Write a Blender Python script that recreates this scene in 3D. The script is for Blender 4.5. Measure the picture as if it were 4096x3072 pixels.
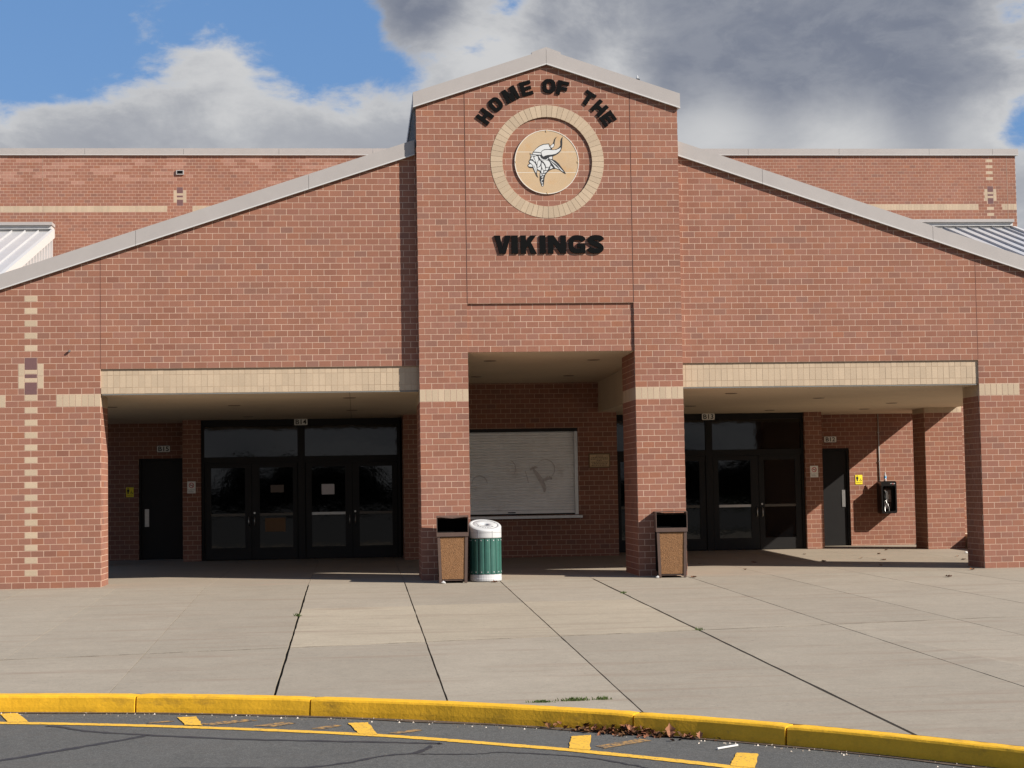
import bpy, bmesh, math, random
from mathutils import Vector, Matrix
from mathutils.geometry import delaunay_2d_cdt
random.seed(7)
for o in list(bpy.data.objects): bpy.data.objects.remove(o, do_unlink=True)
scn = bpy.context.scene
COL = scn.collection
R = math.radians

# ------------------------------------------------------------------ camera
CAM = Vector((4.1666, -28.8866, 1.5057))
cd = bpy.data.cameras.new('camera'); cam = bpy.data.objects.new('camera', cd); COL.objects.link(cam)
cr, cu, cw = Vector((0.99593, -0.08853, -0.01684)), Vector((0.01147, -0.0608, 0.99808)), Vector((0.08938, 0.99422, 0.05953))
m = Matrix((cr, cu, -cw)).transposed().to_4x4(); m.translation = CAM
cam.matrix_world = m
cd.sensor_width = 36; cd.lens = 61.088; cd.clip_start = 0.1; cd.clip_end = 3000
scn.camera = cam
scn.render.resolution_x = 1024; scn.render.resolution_y = 768

# ------------------------------------------------------------------ sun + sky
SUN_A, SUN_E = R(58.6), R(32.8)          # angle off the facade normal (to the right), elevation
sd = Vector((math.sin(SUN_A)*math.cos(SUN_E), -math.cos(SUN_A)*math.cos(SUN_E), math.sin(SUN_E)))
sl = bpy.data.lights.new('sun', 'SUN'); sl.energy = 4.6; sl.angle = R(0.53); sl.color = (1, 0.94, 0.86)
so = bpy.data.objects.new('sun', sl); COL.objects.link(so); so.location = (30, -30, 40)
so.rotation_euler = (-sd).to_track_quat('-Z', 'Y').to_euler()
scn.view_settings.view_transform = 'Standard'; scn.view_settings.look = 'None'
scn.view_settings.exposure = 0.95; scn.view_settings.gamma = 1

world = bpy.data.worlds.new('World'); scn.world = world; world.use_nodes = True
def build_world():
    nt = world.node_tree; N = nt.nodes; L = nt.links; N.clear()
    def nd(t, **k):
        n = N.new(t)
        for a, b in k.items(): setattr(n, a, b)
        return n
    def mth(op, a, b=None, c=None, clamp=False):
        n = nd('ShaderNodeMath', operation=op, use_clamp=clamp)
        for i, v in enumerate((a, b, c)):
            if v is None: continue
            if isinstance(v, (int, float)): n.inputs[i].default_value = v
            else: L.new(v, n.inputs[i])
        return n.outputs[0]
    def mixc(f, a, b):
        n = nd('ShaderNodeMix', data_type='RGBA')
        for s, v in ((n.inputs[0], f), (n.inputs[6], a), (n.inputs[7], b)):
            if isinstance(v, tuple): s.default_value = (*v, 1)
            elif isinstance(v, (int, float)): s.default_value = v
            else: L.new(v, s)
        return n.outputs[2]
    def smooth(v, a, b):
        n = nd('ShaderNodeMapRange', interpolation_type='SMOOTHSTEP')
        L.new(v, n.inputs[0]); n.inputs[1].default_value = a; n.inputs[2].default_value = b
        return n.outputs[0]
    tc = nd('ShaderNodeTexCoord')
    sky = nd('ShaderNodeTexSky', sky_type='NISHITA'); sky.sun_disc = False
    sky.sun_elevation = SUN_E; sky.sun_rotation = math.atan2(sd.x, sd.y)
    sky.air_density = 1.0; sky.dust_density = 0.4; sky.ozone_density = 1.5; sky.altitude = 100
    # direction -> (azimuth, elevation) on a gently flattened map
    sep = nd('ShaderNodeSeparateXYZ'); L.new(tc.outputs['Generated'], sep.inputs[0])
    dx, dy, dz = sep.outputs
    def noise(vec, scale, detail, rough, dist=0.0):
        n = nd('ShaderNodeTexNoise'); n.inputs['Scale'].default_value = scale; n.inputs['Detail'].default_value = detail
        n.inputs['Roughness'].default_value = rough; n.inputs['Distortion'].default_value = dist
        L.new(vec, n.inputs['Vector']); return n.outputs[0]
    mp = nd('ShaderNodeMapping'); L.new(tc.outputs['Generated'], mp.inputs[0])
    mp.inputs['Scale'].default_value = (1, 1, 1.9); mp.inputs['Location'].default_value = (3.1, 1.7, 0.35)
    v = mp.outputs[0]
    big = noise(v, 5.0, 2, .5)
    det = noise(v, 11.0, 9, .62, .25)
    fine = noise(v, 30.0, 8, .64, .35)
    det2 = smooth(det, .33, .67)
    def lump(px, py, rad):       # a cloud bank / a gap centred on one direction of the sky, soft edged
        d = (cw + cr*((px-2048)/6950) - cu*((py-1536)/6950)).normalized()
        n = nd('ShaderNodeVectorMath', operation='DISTANCE'); L.new(tc.outputs['Generated'], n.inputs[0]); n.inputs[1].default_value = d
        return mth('SUBTRACT', 1, smooth(n.outputs['Value'], 0, rad))
    def add(*a):
        r_ = a[0]
        for b in a[1:]: r_ = mth('ADD', r_, b)
        return r_
    bank = mth('SUBTRACT', 1, smooth(dz, .175, .285))          # cloud thickens towards the horizon
    cover = add(mth('MULTIPLY', big, .46), mth('MULTIPLY', det, .92), mth('MULTIPLY', fine, .40), mth('MULTIPLY', bank, .40), -.32)
    cover = add(cover,
        mth('MULTIPLY', lump(300, -60, .10), -.36), mth('MULTIPLY', lump(1150, -40, .075), -.34), mth('MULTIPLY', lump(1400, 200, .045), -.34), mth('MULTIPLY', lump(1620, 300, .025), -.16),
        mth('MULTIPLY', lump(4090, 540, .030), -.40), mth('MULTIPLY', lump(0, 330, .03), -.20), mth('MULTIPLY', lump(2420, 260, .02), -.16),
        mth('MULTIPLY', lump(700, 380, .08), .20), mth('MULTIPLY', lump(900, 220, .025), .12), mth('MULTIPLY', lump(1950, 300, .035), .16),
        mth('MULTIPLY', lump(3100, 100, .17), .50), mth('MULTIPLY', lump(1720, -20, .055), .48), mth('MULTIPLY', lump(2200, 60, .05), .30))
    mask = smooth(cover, .58, .80)
    core = smooth(cover, .62, 1.05)
    dark = add(mth('MULTIPLY', big, .16), mth('MULTIPLY', det2, .16), mth('MULTIPLY', fine, .16), mth('MULTIPLY', core, .26),
        mth('MULTIPLY', lump(2900, 180, .10), .40), mth('MULTIPLY', lump(3600, 200, .10), .34), mth('MULTIPLY', lump(1650, -20, .06), .40), mth('MULTIPLY', lump(2300, 20, .06), .20), mth('MULTIPLY', lump(600, 500, .07), .08),
        mth('MULTIPLY', lump(3400, 600, .055), -.42), mth('MULTIPLY', lump(2850, 560, .05), -.36), mth('MULTIPLY', lump(2450, 330, .035), -.30), mth('MULTIPLY', lump(3900, 560, .04), -.25), mth('MULTIPLY', lump(900, 230, .035), -.16), mth('MULTIPLY', lump(1950, 260, .04), -.22))
    dk = smooth(dark, .14, .92)
    cl = mixc(dk, (6.3, 6.35, 6.45), (1.95, 2.2, 2.85))
    cl = mixc(mth('MULTIPLY', smooth(fine, .40, .66), .14), cl, (6.6, 6.7, 6.8))
    blue = mixc(.6, sky.outputs[0], (1.30, 3.15, 6.9))
    col = mixc(mask, blue, cl)
    bg = nd('ShaderNodeBackground'); L.new(col, bg.inputs[0]); bg.inputs[1].default_value = 0.05
    out = nd('ShaderNodeOutputWorld'); L.new(bg.outputs[0], out.inputs[0])
build_world()

# ------------------------------------------------------------------ materials
MATS = {}
def mat(name, col, rough=.8, spec=.3, metal=0., noise=None, attr=False, bump=None, spots=None, mix2=None, coat=0):
    """procedural principled material. noise=(scale,amount) value mottling in world space; attr: multiply by face colour 'Col';
    bump=(scale,strength); spots=(scale,threshold,colour,amount); mix2=(scale,lo,hi,colour,detail,stretch)"""
    if name in MATS: return MATS[name]
    M = bpy.data.materials.new(name); M.use_nodes = True; MATS[name] = M
    nt = M.node_tree; N = nt.nodes; L = nt.links; P = N['Principled BSDF']
    P.inputs['Roughness'].default_value = rough; P.inputs['Specular IOR Level'].default_value = spec; P.inputs['Metallic'].default_value = metal
    P.inputs['Coat Weight'].default_value = coat
    geo = N.new('ShaderNodeNewGeometry')
    def mixn(bt, f, a, b):
        n = N.new('ShaderNodeMix'); n.data_type = 'RGBA'; n.blend_type = bt
        for s, v in ((n.inputs[0], f), (n.inputs[6], a), (n.inputs[7], b)):
            if isinstance(v, tuple): s.default_value = (*v, 1)
            elif isinstance(v, (int, float)): s.default_value = v
            else: L.new(v, s)
        return n.outputs[2]
    def ns(scale, detail=4, rg=.6, stretch=(1, 1, 1)):
        mp = N.new('ShaderNodeMapping'); mp.inputs['Scale'].default_value = stretch; L.new(geo.outputs['Position'], mp.inputs[0])
        n = N.new('ShaderNodeTexNoise'); n.inputs['Scale'].default_value = scale; n.inputs['Detail'].default_value = detail; n.inputs['Roughness'].default_value = rg
        L.new(mp.outputs[0], n.inputs['Vector']); return n.outputs[0]
    def rng(v, a, b, c, d):
        n = N.new('ShaderNodeMapRange'); L.new(v, n.inputs[0])
        for i, x in enumerate((a, b, c, d)): n.inputs[i+1].default_value = x
        return n.outputs[0]
    c = tuple(col)
    if attr:
        a = N.new('ShaderNodeAttribute'); a.attribute_name = 'Col'; c = mixn('MULTIPLY', 1., c, a.outputs['Color'])
    if noise:
        for sc, am, *st_ in (noise if isinstance(noise[0], tuple) else (noise,)):
            v = rng(ns(sc, 4, .6, st_[0] if st_ else (1, 1, 1)), .25, .75, 1-am, 1+am)
            cmb = N.new('ShaderNodeCombineColor'); [L.new(v, s) for s in cmb.inputs[:3]]
            c = mixn('MULTIPLY', 1., c, cmb.outputs[0])
    for mx in (mix2 if isinstance(mix2, list) else [mix2] if mix2 else []):
        sc, lo, hi, c2, dt, st = mx
        c = mixn('MIX', rng(ns(sc, dt, .65, st), lo, hi, 0, 1), c, c2)
    if spots:
        sc, th, c2, am = spots
        vn = N.new('ShaderNodeTexVoronoi'); vn.inputs['Scale'].default_value = sc; L.new(geo.outputs['Position'], vn.inputs['Vector'])
        c = mixn('MIX', rng(vn.outputs['Distance'], th*.6, th, am, 0), c, c2)
    if isinstance(c, tuple): P.inputs['Base Color'].default_value = (*c, 1)
    else: L.new(c, P.inputs['Base Color'])
    if bump:
        b = N.new('ShaderNodeBump'); b.inputs['Strength'].default_value = bump[1]; b.inputs['Distance'].default_value = bump[2] if len(bump) > 2 else .01
        L.new(ns(bump[0], 5), b.inputs['Height']); L.new(b.outputs[0], P.inputs['Normal'])
    return M

BRICK = mat('brick_clay', (1, 1, 1), .92, .15, attr=True, noise=((60, .10), (.8, .06), (7, .03), (1.6, .07, (1, 1, .16))), bump=(180, .25, .004))
CREAM = mat('cream_brick', (.405, .315, .222), .85, .2, attr=True, noise=((40, .07), (1.5, .06)), bump=(150, .2, .003))
MORTAR = mat('mortar', (.48, .335, .25), .95, .1, noise=((30, .12), (2, .1)))
GREYMORTAR = mat('cream_mortar', (.34, .245, .165), .95, .1, noise=(30, .1))
TRIM = mat('painted_trim_metal', (0.33, 0.3003, 0.2805), .5, .4, noise=((.7, .05), (6, .03)))
LIP = mat('trim_drip_edge', (0.4752, 0.462, 0.4422), .45, .4)
RIBMET = mat('ribbed_white_metal', (.38, .37, .365), .42, .5, noise=(2, .05))
RIBDARK = mat('ribbed_grey_siding', (0.2376, 0.2277, 0.2178), .6, .3, noise=(3, .05))
STUCCO = mat('soffit_plaster', (.56, .455, .325), .9, .2, noise=((.6, .08), (9, .05)), bump=(60, .1))
DARKMET = mat('dark_bronze_frame', (.008, .007, .0065), .5, .25, noise=(8, .15))
DOORMET = mat('dark_painted_door', (.0095, .0085, .008), .5, .25, noise=(5, .15))
GLASS = mat('dark_glazing', (.002, .0022, .0025), .03, .42, bump=(2.6, .05, .02))
STEEL = mat('brushed_steel', (.45, .44, .42), .35, .5, .9, noise=(20, .1))
SHUT = mat('shutter_slat_paint', (.84, .835, .82), .5, .35, noise=((5, .06), (.9, .08)), mix2=(2.2, .60, .72, (.70, .67, .64), 5, (1, 1, .8)))
CONC = mat('pavement_concrete', (.262, .224, .172), .9, .15, attr=True, noise=((.7, .05), (1.7, .05), (8, .06), (28, .08), (60, .10)), bump=(90, .25, .004),
           mix2=[(1.5, .52, .80, (.212, .160, .117), 6, (.32, 2.6, 1)), (15, .665, .72, (0.132, 0.1122, 0.0924), 3, (1, 2.0, 1)), (5.5, .66, .80, (0.3036, 0.264, 0.2178), 6, (.7, 1, 1))])
FLOORC = mat('canopy_floor_concrete', (.258, .214, .163), .9, .15, attr=True, noise=((1.0, .08), (9, .05), (60, .08)), bump=(90, .2, .004), mix2=(1.7, .55, .72, (0.2772, 0.2046, 0.1551), 5, (.3, 2, 1)))
SOIL = mat('joint_dirt', (.050, .043, .033), .98, .05, noise=(40, .3))
ASPH = mat('asphalt', (.080, .077, .070), .93, .2, noise=((.6, .08), (5, .06), (70, .30), (30, .22), (13, .10)), spots=(62, .30, (0.198, 0.1914, 0.1782), .55), bump=(170, .6, .006),
           mix2=(1.3, .52, .75, (0.08448, 0.07722, 0.06864), 4, (.5, 1, 1)))
CRACK = mat('crack_sealant', (.030, .028, .028), .6, .3, noise=(30, .2))
YPAINT = mat('yellow_road_paint', (.62, .35, .035), .75, .3, noise=((20, .08), (4, .07)), mix2=[(42, .57, .66, (.095, .082, .066), 5, (1, 1, 1)), (7, .62, .74, (0.297, 0.1782, 0.0462), 4, (1, 1, 1))])
YOLD = mat('worn_yellow_road_paint', (0.33, 0.1848, 0.0594), .85, .2, mix2=[(22, .42, .58, (0.0726, 0.066, 0.0594), 6, (1, 1, 1))])
YKERB = mat('yellow_kerb_paint', (.66, .355, .014), .6, .35, noise=((9, .10), (50, .06)), bump=(30, .35, .009),
            mix2=[(2.4, .57, .78, (.27, .15, .02), 6, (1, 1, 2.5)), (14, .66, .76, (0.1584, 0.1056, 0.0396), 5, (1, 1, 1)), (45, .72, .80, (0.297, 0.2508, 0.1848), 4, (1, 1, 1))])
BLACK = mat('black_letter_paint', (.0035, .0035, .0035), .8, .08, noise=(30, .2))
PURPLE = mat('plum_brick', (.135, .072, .070), .8, .2, noise=(30, .1))
MEDAL = mat('weathered_tan_panel', (0.4356, 0.3102, 0.1848), .6, .3, noise=((3, .06), (18, .03)), mix2=[(4.5, .52, .75, (0.4356, 0.264, 0.1188), 3, (1, 1, 1)), (12, .58, .8, (0.3828, 0.2706, 0.198), 4, (1, 1, 1))])
WHITE = mat('emblem_white', (0.528, 0.528, 0.5148), .5, .4)
EBLACK = mat('emblem_black', (.02, .02, .022), .5, .4)
SIGNW = mat('sign_cream', (.80, .77, .70), .5, .4)
SIGNB = mat('sign_black', (.02, .02, .02), .6, .3)
SIGNY = mat('sign_yellow', (.85, .68, .03), .5, .4)
SIGNR = mat('sign_red', (.5, .03, .02), .5, .4)
SIGNG = mat('sign_grey_print', (.30, .28, .26), .6, .3)
BRONZE = mat('brass_plaque', (.50, .35, .19), .5, .4, .1, noise=(25, .15))
BROWNP = mat('brown_bin_metal', (0.0891, 0.0561, 0.04356), .55, .35, noise=((14, .12), (60, .08)))
PEBBLE = mat('pebble_panel', (.200, .100, .043), .8, .25, noise=((55, .35), (14, .12)), spots=(70, .36, (.32, .185, .095), .7), bump=(75, .9, .012))
BINDARK = mat('bin_inner_black', (.004, .004, .004), .9, .05)
RWHITE = mat('white_plastic', (0.4356, 0.4356, 0.429), .45, .4, noise=(8, .04))
RGREEN = mat('green_plank', (0.02508, 0.0891, 0.0693), .45, .4, noise=((9, .15), (50, .08)), mix2=(3, .5, .75, (0.0462, 0.1254, 0.099), 4, (3, 3, .4)))
RLINE = mat('moulded_grey_line', (.22, .22, .22), .6, .3)
PHBLACK = mat('phone_black_plastic', (.008, .008, .008), .3, .5)
LEAF = mat('dry_leaf', (0.1584, 0.0693, 0.0363), .8, .2, attr=True, noise=(60, .3))
GRASS = mat('weed_green', (.060, .085, .022), .7, .2, noise=(40, .3))
LAWN = mat('lawn', (0.0363, 0.0561, 0.0165), .95, .1, noise=((.3, .2), (4, .2)))
WOOD = mat('woodland_foliage', (0.0231, 0.0264, 0.01188), .95, .05, noise=((.2, .4), (1.5, .4)))
LITTER = mat('white_litter', (.50, .49, .47), .7, .2)
PLUM2 = PURPLE

# ------------------------------------------------------------------ helpers
class MB:
    def __init__(s): s.v = []; s.f = []; s.c = []
    def face(s, pts, col=(1, 1, 1)):
        b = len(s.v); s.v += [tuple(p) for p in pts]; s.f.append(tuple(range(b, b+len(pts)))); s.c.append(col)
    def mesh(s, pts, faces, col=(1, 1, 1)):
        b = len(s.v); s.v += [tuple(p) for p in pts]
        for f in faces: s.f.append(tuple(i+b for i in f)); s.c.append(col)
    def box(s, x0, x1, y0, y1, z0, z1, col=(1, 1, 1)):
        p = [(x, y, z) for z in (z0, z1) for y in (y0, y1) for x in (x0, x1)]
        s.mesh(p, [(0, 2, 3, 1), (4, 5, 7, 6), (0, 1, 5, 4), (2, 6, 7, 3), (0, 4, 6, 2), (1, 3, 7, 5)], col)
    def prism(s, poly, fr, d0, d1, col=(1, 1, 1), back=True):
        """poly (u,z) counter-clockwise seen from the front; fr=(O,U,N); d = offset along the outward normal, d1 front"""
        O, U, Nn = fr; Zv = Vector((0, 0, 1)); n = len(poly)
        A = [O+U*u+Zv*z+Nn*d1 for u, z in poly]; Bk = [O+U*u+Zv*z+Nn*d0 for u, z in poly]
        fs = [tuple(range(n))] + [(i, i+n, (i+1) % n+n, (i+1) % n) for i in range(n)]
        if back: fs.append(tuple(range(2*n-1, n-1, -1)))
        s.mesh(A+Bk, fs, col)
    def tube(s, pts, r, n=8, col=(1, 1, 1), closed=False):
        pts = [Vector(p) for p in pts]; rings = []
        for i, p in enumerate(pts):
            t = (pts[min(i+1, len(pts)-1)]-pts[max(i-1, 0)]).normalized()
            a = t.orthogonal().normalized() if not rings else (pa - t*pa.dot(t)).normalized()
            pa = a; b = t.cross(a)
            rr = r[i] if isinstance(r, (list, tuple)) else r
            rings.append([p+(a*math.cos(2*math.pi*k/n)+b*math.sin(2*math.pi*k/n))*rr for k in range(n)])
        V = [q for rg in rings for q in rg]; F = []
        for i in range(len(rings)-1):
            for k in range(n): F.append((i*n+k, i*n+(k+1) % n, (i+1)*n+(k+1) % n, (i+1)*n+k))
        F.append(tuple(range(n-1, -1, -1))); F.append(tuple((len(rings)-1)*n+k for k in range(n)))
        s.mesh(V, F, col)
    def lathe(s, prof, c, n=32, col=(1, 1, 1), tilt=None):
        V = []; F = []
        for (r_, z) in prof:
            for k in range(n):
                a = 2*math.pi*k/n; x, y = r_*math.cos(a), r_*math.sin(a)
                V.append((c[0]+x, c[1]+y, c[2]+z+(tilt(x, y, z) if tilt else 0)))
        for i in range(len(prof)-1):
            for k in range(n): F.append((i*n+k, i*n+(k+1) % n, (i+1)*n+(k+1) % n, (i+1)*n+k))
        s.mesh(V, F, col)
    def build(s, name, material, parent=None, smooth=False, kind=None, bevel=0):
        me = bpy.data.meshes.new(name); me.from_pydata(s.v, [], s.f)
        if any(c != (1, 1, 1) for c in s.c) or material in (BRICK, CREAM, CONC, FLOORC, LEAF):
            at = me.attributes.new('Col', 'FLOAT_COLOR', 'FACE')
            at.data.foreach_set('color', [x for c in s.c for x in (*c, 1)])
        me.materials.append(material); me.update()
        o = bpy.data.objects.new(name, me); COL.objects.link(o)
        if parent: o.parent = parent
        if kind: o['kind'] = kind
        if smooth:
            for p in me.polygons: p.use_smooth = True
        if bevel:
            md = o.modifiers.new('bevel', 'BEVEL'); md.width = bevel; md.segments = 2; md.limit_method = 'ANGLE'; md.angle_limit = R(40)
        return o
def empty(name, label, cat, loc=(0, 0, 0), group=None):
    o = bpy.data.objects.new(name, None); COL.objects.link(o); o.empty_display_size = .1
    o['label'] = label; o['category'] = cat
    if group: o['group'] = group
    return o
def tag(o, label, cat, group=None):
    o['label'] = label; o['category'] = cat
    if group: o['group'] = group
    return o
def boxpart(name, dims, material, parent, bevel=0):
    b = MB(); b.box(*dims); return b.build(name, material, parent, bevel=bevel)
def clip(poly, a, b, c):           # keep a*u+b*z<=c
    out = []
    for i, p in enumerate(poly):
        q_ = poly[(i+1) % len(poly)]; dp = a*p[0]+b*p[1]-c; dq = a*q_[0]+b*q_[1]-c
        if dp <= 0: out.append(p)
        if (dp < 0 < dq) or (dq < 0 < dp):
            t = dp/(dp-dq); out.append((p[0]+(q_[0]-p[0])*t, p[1]+(q_[1]-p[1])*t))
    return out
def clip_convex(poly, reg):
    for i, p in enumerate(reg):
        q_ = reg[(i+1) % len(reg)]; a, b = (q_[1]-p[1]), -(q_[0]-p[0]); poly = clip(poly, a, b, a*p[0]+b*p[1])
        if len(poly) < 3: return []
    return poly
def area(p): return abs(sum(p[i][0]*p[(i+1) % len(p)][1]-p[(i+1) % len(p)][0]*p[i][1] for i in range(len(p))))/2
def text_mesh(name, txt, size, material, parent, loc, rotx=90, ext=.001, align='CENTER', bold=0.0, xs=1.0):
    cu_ = bpy.data.curves.new(name, 'FONT'); cu_.body = txt; cu_.size = size; cu_.extrude = ext; cu_.align_x = align; cu_.align_y = 'CENTER'; cu_.offset = bold
    t = bpy.data.objects.new('tmp', cu_); COL.objects.link(t)
    bpy.context.view_layer.update()
    me = bpy.data.meshes.new_from_object(t.evaluated_get(bpy.context.evaluated_depsgraph_get()))
    bpy.data.objects.remove(t, do_unlink=True)
    M_ = Matrix.Translation(Vector(loc)) @ Matrix.Rotation(R(rotx), 4, 'X') @ Matrix.Diagonal((xs, 1, 1, 1))
    me.transform(M_); me.materials.clear(); me.materials.append(material); me.name = name
    o = bpy.data.objects.new(name, me); COL.objects.link(o); o.parent = parent
    return o

# ------------------------------------------------------------------ brick laying
Bm, Cm, JT, DEP, PR = .2032, .1016, .0094, .05, .0016    # module, course, joint, brick depth, how far bricks stand proud of the mortar
BASE = [(.243, .1115, .0745), (.234, .1075, .0725), (.250, .1145, .0755), (.240, .1135, .080)]
def brick_col(rnd, shift=1.0, pale=0.0, drift=0.0):
    """clay colour: a common red-brown that drifts towards plum-grey, ochre or dark; neighbours in a row come from one batch"""
    c = rnd.choice(BASE); k = rnd.gauss(1, .022)*shift*(1+.05*drift)
    t = rnd.random()
    o, f = ((.178, .098, .076), rnd.random()**2*.6) if t < .26+.1*drift else ((.262, .108, .060), rnd.random()**2*.5) if t < .40 else ((.180, .078, .055), rnd.random()**2*.5) if t < .58 else (c, 0)
    c = tuple((x+(y-x)*f)*k for x, y in zip(c, o))
    return tuple(x*(1-pale)+y*pale for x, y in zip(c, (.36, .20, .15)))
class Wall:
    """one brick-faced plane. fr=(origin on the brick face, direction along it, outward normal)"""
    registry = []
    def __init__(s, fr, part, seed, phase=lambda i: 0 if i % 2 == 0 else Bm/2, pick=True):
        s.fr = fr; s.part = part; s.rnd = random.Random(seed); s.phase = phase; s.pieces = []; s.pick = pick
        Wall.registry.append(s)
    def lay(s, reg, skip=None, colf=None, set_back=0.0, cuts=()):
        us = [p[0] for p in reg]; zs = [p[1] for p in reg]
        mn, mx = min(us), max(us)
        edge_run = {}
        for i in range(int(math.floor(min(zs)/Cm+1e-4)), int(math.ceil(max(zs)/Cm-1e-4))):
            ph = s.phase(i); k0 = int(math.floor((mn-ph)/Bm))-1
            for k in range(k0, int(math.ceil((mx-ph)/Bm))+1):
                u0, u1, z0, z1 = ph+k*Bm+JT/2, ph+(k+1)*Bm-JT/2, i*Cm+JT/2, (i+1)*Cm-JT/2
                if u1 < mn+.012 or u0 > mx-.012: continue
                if u0 < mn: u0 = mn
                if u1 > mx: u1 = mx
                if skip and skip(i, u0, u1): continue
                spans = [(u0, u1)]
                for (ca, cb, i0, i1) in cuts:
                    if i0 <= i < i1: spans = [q for (a, b_) in spans for q in ((a, min(b_, ca-JT/2)), (max(a, cb+JT/2), b_)) if q[1]-q[0] > .02]
                for (u0, u1) in spans:
                  j = s.rnd.uniform(-.0015, .0015)
                  poly = clip_convex([(u0+j, z0), (u1+j, z0), (u1+j, z1), (u0+j, z1)], reg)
                  if len(poly) < 3 or area(poly) < .0006: continue
                  pr = s.rnd.uniform(-.0006, .0006)-set_back
                  dr = math.sin(i*1.7+u0*.9)*math.sin(i*.61-u0*.37+s.rnd.random())
                  s.pieces.append((poly, pr, colf(s.rnd, i, u0) if colf else brick_col(s.rnd, drift=dr)))
        return s
    def custom(s, poly, col, pr=0.0): s.pieces.append((poly, pr, col))
    def dist(s, p):
        O, U, Nn = s.fr; c = O+U*p[0][0][0]+Vector((0, 0, p[0][0][1])); return (c-CAM).length
def finish_walls(walls, limit=300):
    cand = [(w.dist(p), i, wi) for wi, w in enumerate(walls) if w.pick for i, p in enumerate(w.pieces) if area(p[0]) > .016]
    cand.sort(); chosen = {(wi, i) for _, i, wi in cand[:limit]}
    for wi, w in enumerate(walls):
        rest = MB()
        for i, (poly, pr, col) in enumerate(w.pieces):
            if (wi, i) in chosen:
                b = MB(); b.prism(poly, w.fr, -DEP, pr, col, back=False); b.build('brick', BRICK, w.part)
            else: rest.prism(poly, w.fr, -DEP, pr, col, back=False)
        if rest.f: rest.build('brickwork', BRICK, w.part, kind='stuff')
X, Y, Zu = Vector((1, 0, 0)), Vector((0, 1, 0)), Vector((0, 0, 1))
def front(y, x=0): return (Vector((x, y, 0)), X, -Y)
def rect(u0, z0, u1, z1): return [(u0, z0), (u1, z0), (u1, z1), (u0, z1)]
def backing(name, polys, fr, parent, thick=.2, material=None, d1=-PR):
    b = MB()
    for p in polys: b.prism(p, fr, d1-thick, d1)
    return b.build(name, material or MORTAR, parent)

# ------------------------------------------------------------------ ground, road, pavement, kerb
def zfloor(y): return .008*y if y > -.45 else -.0036+.027*(max(y, -20)+.45)
KC, KR = Vector((-1.17, -26.06)), 13.95         # centre and radius of the turning circle
def zroad(y): return -.0036+.027*(max(min(y, -9), -20)+.45)-.150
b = MB()
for (x0, x1, y0, y1) in [(-600, 600, -700, 700)]: b.face([(x0, y0, -.82), (x1, y0, -.82), (x1, y1, -.82), (x0, y1, -.82)])
g = b.build('ground', LAWN); g['kind'] = 'structure'
def kerb_xy(th, r_): return (KC.x+r_*math.sin(th), KC.y+r_*math.cos(th))
b = MB(); n = 96; rr = [0, 3, 6, 8, 9.5, 10.5, 11.5, 12.5, 13.2, KR-.08]
for i in range(n):
    a0, a1 = 2*math.pi*i/n, 2*math.pi*(i+1)/n
    for j in range(len(rr)-1):
        P4 = [kerb_xy(a0, rr[j]), kerb_xy(a0, rr[j+1]), kerb_xy(a1, rr[j+1]), kerb_xy(a1, rr[j])]
        if j == 0: P4 = P4[1:3]+[P4[0]]; P4 = [P4[2], P4[0], P4[1]]
        b.face([(x, y, zroad(y)) for x, y in P4][::-1])
b.box(-40, 40, -140, -38, -.9, zroad(-40)-.01)
road = b.build('road', ASPH); road['kind'] = 'structure'
me = road.data; bmx = bmesh.new(); bmx.from_mesh(me); bmesh.ops.remove_doubles(bmx, verts=bmx.verts, dist=.001); bmesh.ops.recalc_face_normals(bmx, faces=bmx.faces); bmx.to_mesh(me); bmx.free()

b = MB()
b.face([(-40, -.4, -.05), (60, -.4, -.05), (60, 26, -.05), (-40, 26, -.05)])
bx = [-30, -12, -6, -2, 0, 2, 4, 5, 6, 7, 8, 9, 10, 11, 12, 16, 40]
def kerb_y(x):
    d = KR**2-(x-KC.x)**2
    return KC.y+math.sqrt(d) if d > 0 else KC.y
for i in range(len(bx)-1):
    ya, yb = kerb_y(bx[i])+.02, kerb_y(bx[i+1])+.02
    rows = [-.4, -8, -16, -19.5, -27]
    for k in range(len(rows)-1):
        q = [max(rows[k], 0*ya+ya) if rows[k] > ya else ya for ya in (ya, yb)]; q2 = [rows[k+1] if rows[k+1] > y_ else y_ for y_ in (ya, yb)]
        if q == q2: continue
        zz = lambda y_: zfloor(min(y_, -.46))-(.035 if y_ > -17 else .25)
        b.face([(bx[i], q2[0], zz(q2[0])), (bx[i+1], q2[1], zz(q2[1])), (bx[i+1], q[1], zz(q[1])), (bx[i], q[0], zz(q[0]))])
pav = b.build('pavement', SOIL); pav['kind'] = 'structure'
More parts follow.
